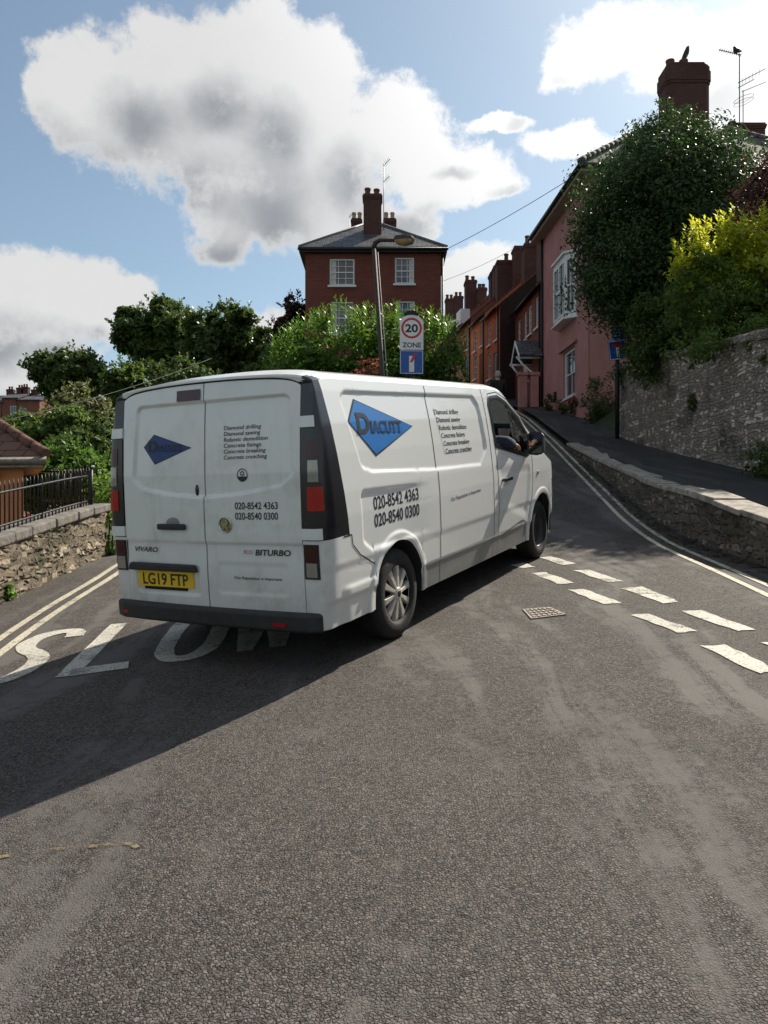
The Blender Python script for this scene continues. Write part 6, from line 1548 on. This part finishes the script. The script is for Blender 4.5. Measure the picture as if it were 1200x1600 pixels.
def text_mesh(name, m, par, s, O, U, V_, w, h, bold=.0):
    V, Fc = text_geo(s, w, h, bold); O = Vector(O); U = Vector(U); V_ = Vector(V_); b = MB(); b.add([O+U*u+V_*v for u, v in V], Fc); return b.build(name, M[m], par)
def disc(b, c, r, U, V_, n=40, r0=0.0):
    c = Vector(c); U = Vector(U); V_ = Vector(V_)
    A = [c+(U*math.cos(2*math.pi*k/n)+V_*math.sin(2*math.pi*k/n))*r for k in range(n)]
    if not r0: b.poly(A); return
    B_ = [c+(U*math.cos(2*math.pi*k/n)+V_*math.sin(2*math.pi*k/n))*r0 for k in range(n)]
    o = len(b.v); b.add(A+B_, [(k, (k+1) % n, n+(k+1) % n, n+k) for k in range(n)])
def zone_sign():
    d = 18.2; s = d/F; xc = p5(643, d); z1 = (800-492)*s; zm = (800-546.5)*s; z0 = (800-578)*s; hw = 18.5*s
    t = thing('zone_sign', 'white 20 zone speed limit sign with a blue panel below, standing in the hedge', 'road sign', (xc, d, Gz(xc, d)))
    U = Vector((1, .06, 0)).normalized(); Z = Vector((0,0,1)); Nn = Vector((.06,-1,0)).normalized(); c = lambda u, z, k=0: Vector((xc, d, z))+U*u+Nn*k
    b = MB(); b.tube([(xc, d+.05, Gz(xc, d)-.2), (xc, d+.05, z1+.02)], .04, 10); b.build('post', M['lamp_grey'], t)
    pts = [c(-hw, zm), c(hw, zm)]+[c(hw*math.cos(a)*1.0, z1-hw*.75+hw*.75*math.sin(a)) for a in np.linspace(0, math.pi, 15)]
    b = MB(); b.prism(pts, Nn*.02); pl = b.build('plate', M['sign_white'], t)
    rc = (800-513)*s; b = MB(); disc(b, c(0, rc, .023), 16.2*s, U, Z, 44, 12.8*s); b.build('red_ring', M['sign_red'], pl)
    text_mesh('lettering', 'sign_black', pl, '20', c(-10.0*s, rc-6*s, .023), U, Z, 20*s, 12*s, .03); text_mesh('lettering', 'sign_black', pl, 'ZONE', c(-14.5*s, zm+3.5*s, .023), U, Z, 29.5*s, 7.5*s, .02)
    b = MB(); b.prism([c(-hw, z0-.1), c(hw, z0-.1), c(hw, zm-.012), c(-hw, zm-.012)], Nn*.02); bp_ = b.build('blue_panel', M['sign_blue'], t)
    b = MB(); z = zm-.012; e = .012
    for (u0, u1, a, k) in ((-hw+e, hw-e, z-2*e, z-e), (-hw+e, -hw+2*e, z0-.09, z-2*e), (hw-2*e, hw-e, z0-.09, z-2*e), (-hw+e, hw-e, z0-.09, z0-.09+e)): b.fbox(c(u0, a, .0205), U*(u1-u0), Z*(k-a), Nn*.002)
    b.fbox(c(-4*s, z0-.05, .0205), U*8*s, Z*(zm-z0-.10), Nn*.002); b.build('white_marking', M['sign_white'], bp_)
    b = MB(); q = [c(-3*s, zm-20*s, .0235), c(1*s, zm-20*s, .0235), c(9*s, zm-6*s, .0235), c(4*s, zm-6*s, .0235)]; b.prism(q, Nn*.001); b.build('red_bar', M['sign_red'], bp_)
    b = MB(); b.box(xc-.17, xc+.17, d-.05, d+.10, z1+.0, z1+.055); b.box(xc-.12, xc+.12, d-.03, d+.08, z1+.055, z1+.10); b.build('bracket', M['black_iron'], t, bevel=.01)
zone_sign()
def blue_signs():
    d = 19.3; s = d/F; x = p5(964.5, d); zb = pave_z(d, x)
    t = thing('sign_post', 'dark post with two blue road signs in front of the end of the garden wall', 'road sign', (x, d, zb))
    b = MB(); b.tube([(x, d, zb-.1), (x, d, (800-512)*s)], .055, 12); b.build('post', M['black_iron'], t)
    U = Vector((1,.08,0)).normalized(); Z = Vector((0,0,1)); Nn = Vector((.08,-1,0)).normalized()
    def plate(px0, px1, py0, py1, tilt, yo):
        cx_, cz_ = (px0+px1)/2, (py0+py1)/2; C_ = Vector((p5(cx_, d), d, (800-cz_)*s))+Nn*yo; u = (U*math.cos(tilt)+Z*math.sin(tilt)); v = (Z*math.cos(tilt)-U*math.sin(tilt)); w, h = (px1-px0)*s, (py1-py0)*s
        f = lambda a, c, k=0: C_+u*(a*w)+v*(c*h)+Nn*k
        b = MB(); b.prism([f(-.5,-.5), f(.5,-.5), f(.5,.5), f(-.5,.5)], Nn*.012); p = b.build('sign_plate', M['sign_blue'], t)
        b = MB(); e = .04
        for (a0, a1, c0, c1) in ((-.48,.48,.44,.48),(-.48,.48,-.48,-.44),(-.48,-.45,-.44,.44),(.45,.48,-.44,.44)): b.prism([f(a0,c0,.013), f(a1,c0,.013), f(a1,c1,.013), f(a0,c1,.013)], Nn*.002)
        b.build('white_border', M['sign_white'], p); return p, f
    p, f = plate(949, 977, 533, 563, .13, .07)
    b = MB(); b.prism([f(-.28,.14,.015), f(.28,.14,.015), f(.28,.30,.015), f(-.28,.30,.015)], Nn*.003); b.build('red_bar', M['sign_red'], p)
    b = MB(); b.prism([f(-.08,-.36,.015), f(.08,-.36,.015), f(.08,.13,.015), f(-.08,.13,.015)], Nn*.002); b.build('white_stem', M['sign_white'], p)
    p, f = plate(953, 979, 511, 532, 0, .065)
    b = MB()
    for r in range(3):
        for a0, a1 in ((-.36,-.12), (-.06,.14), (.19,.36)): b.prism([f(a0,.22-.24*r,.015), f(a1-.03*r,.22-.24*r,.015), f(a1-.03*r,.32-.24*r,.015), f(a0,.32-.24*r,.015)], Nn*.002)
    b.build('white_marking', M['sign_white'], p)
blue_signs()
# overhead wires
def wire(name, label, pts, r):
    b = MB(); P = []
    for A, B_ in zip(pts, pts[1:]):
        n = 14
        for k in range(n+1):
            f = k/n; p = A.lerp(B_, f); p.z -= (B_-A).length*.012*4*f*(1-f); P.append(p)
    b.tube(P, r, 5); tag(b.build(name, M['cable_black']), label, 'wire')
wire('overhead_wire', 'thin dark wire from the pink house eaves to the red house roof', [at(893, 278, 24.3), at(692, 392, 30.2)], .011)
wire('overhead_wire', 'faint lower wire running from the brick chimneys to the tall red house', [at(800, 390, 38), at(690, 440, 33)], .010)
wire('overhead_wire', 'wire sloping down across the trees on the left of the van', [at(330, 560, 30), at(-40, 668, 17)], .009)
# birds
def bird(name, label, p, u, sc):
    p = Vector(p); u = Vector(u).normalized(); t = thing(name, label, 'bird', p); z = Vector((0,0,1)); s = u.cross(z).normalized()
    V, Fc = skinned([(*(p-u*.20*sc+z*.02*sc), .02*sc), (*(p-u*.09*sc+z*.07*sc), .055*sc), (*(p+z*.11*sc), .095*sc), (*(p+u*.07*sc+z*.16*sc), .085*sc), (*(p+u*.10*sc+z*.23*sc), .055*sc), (*(p+u*.115*sc+z*.265*sc), .048*sc), (*(p+u*.17*sc+z*.26*sc), .008*sc), (*(p+u*.01*sc+s*.025*sc+z*.05*sc), .014*sc), (*(p+u*.02*sc+s*.025*sc), .006*sc), (*(p+u*.01*sc-s*.025*sc+z*.05*sc), .014*sc), (*(p+u*.02*sc-s*.025*sc), .006*sc)],
        [(0,1),(1,2),(2,3),(3,4),(4,5),(5,6),(2,7),(7,8),(2,9),(9,10)], 2)
    b = MB(); b.add(V, Fc, 0, True); b.build('body', M['bird_black'], t)
bird('bird', 'dark bird perched upright on a pot of the great brick chimney', ((1070-600)/F*27.2, 27.2, (800-108)/F*27.2+.30), (.75,-.3,.9), 1.3)
bird('bird', 'dark bird leaning forward on top of the tall aerial mast', (p5(1172, 27), 28, (800-58)/F*27.0+.0), (-1,-.2,-.55), 1.15)

# ------------------------------------------------------------------ nothing deeper than thing > part > sub-part
def fold(o):
    """join everything below a sub-part into its mesh"""
    def rec(x): return [x]+[c for ch in x.children for c in rec(ch)]
    if not o.children: return
    bpy.context.view_layer.update()
    objs = [x for x in rec(o) if x.type == 'MESH']; b = MB(); mats = []; inv = o.matrix_world.inverted(); name = o.name.split('.')[0]; bev = next((m_.width for m_ in o.modifiers if m_.type == 'BEVEL'), 0)
    for x in objs:
        mp = []
        for m_ in x.data.materials:
            if m_ not in mats: mats.append(m_)
            mp.append(mats.index(m_))
        mt = inv @ x.matrix_world; off = len(b.v); b.v += [tuple(mt @ v.co) for v in x.data.vertices]
        for p in x.data.polygons: b.f.append(tuple(i+off for i in p.vertices)); b.mi.append(mp[p.material_index]); b.sm.append(p.use_smooth)
    par = o.parent; lab = o.get('label'); mb_ = o.matrix_local.copy()
    for x in reversed(rec(o)): bpy.data.objects.remove(x)
    n = b.build(name, mats, par, bevel=bev, local=True); n.matrix_local = mb_
bpy.context.view_layer.update()
for top in [o for o in scene.objects if o.parent is None]:
    for part in list(top.children):
        for sp in list(part.children):
            if sp.children: fold(sp)
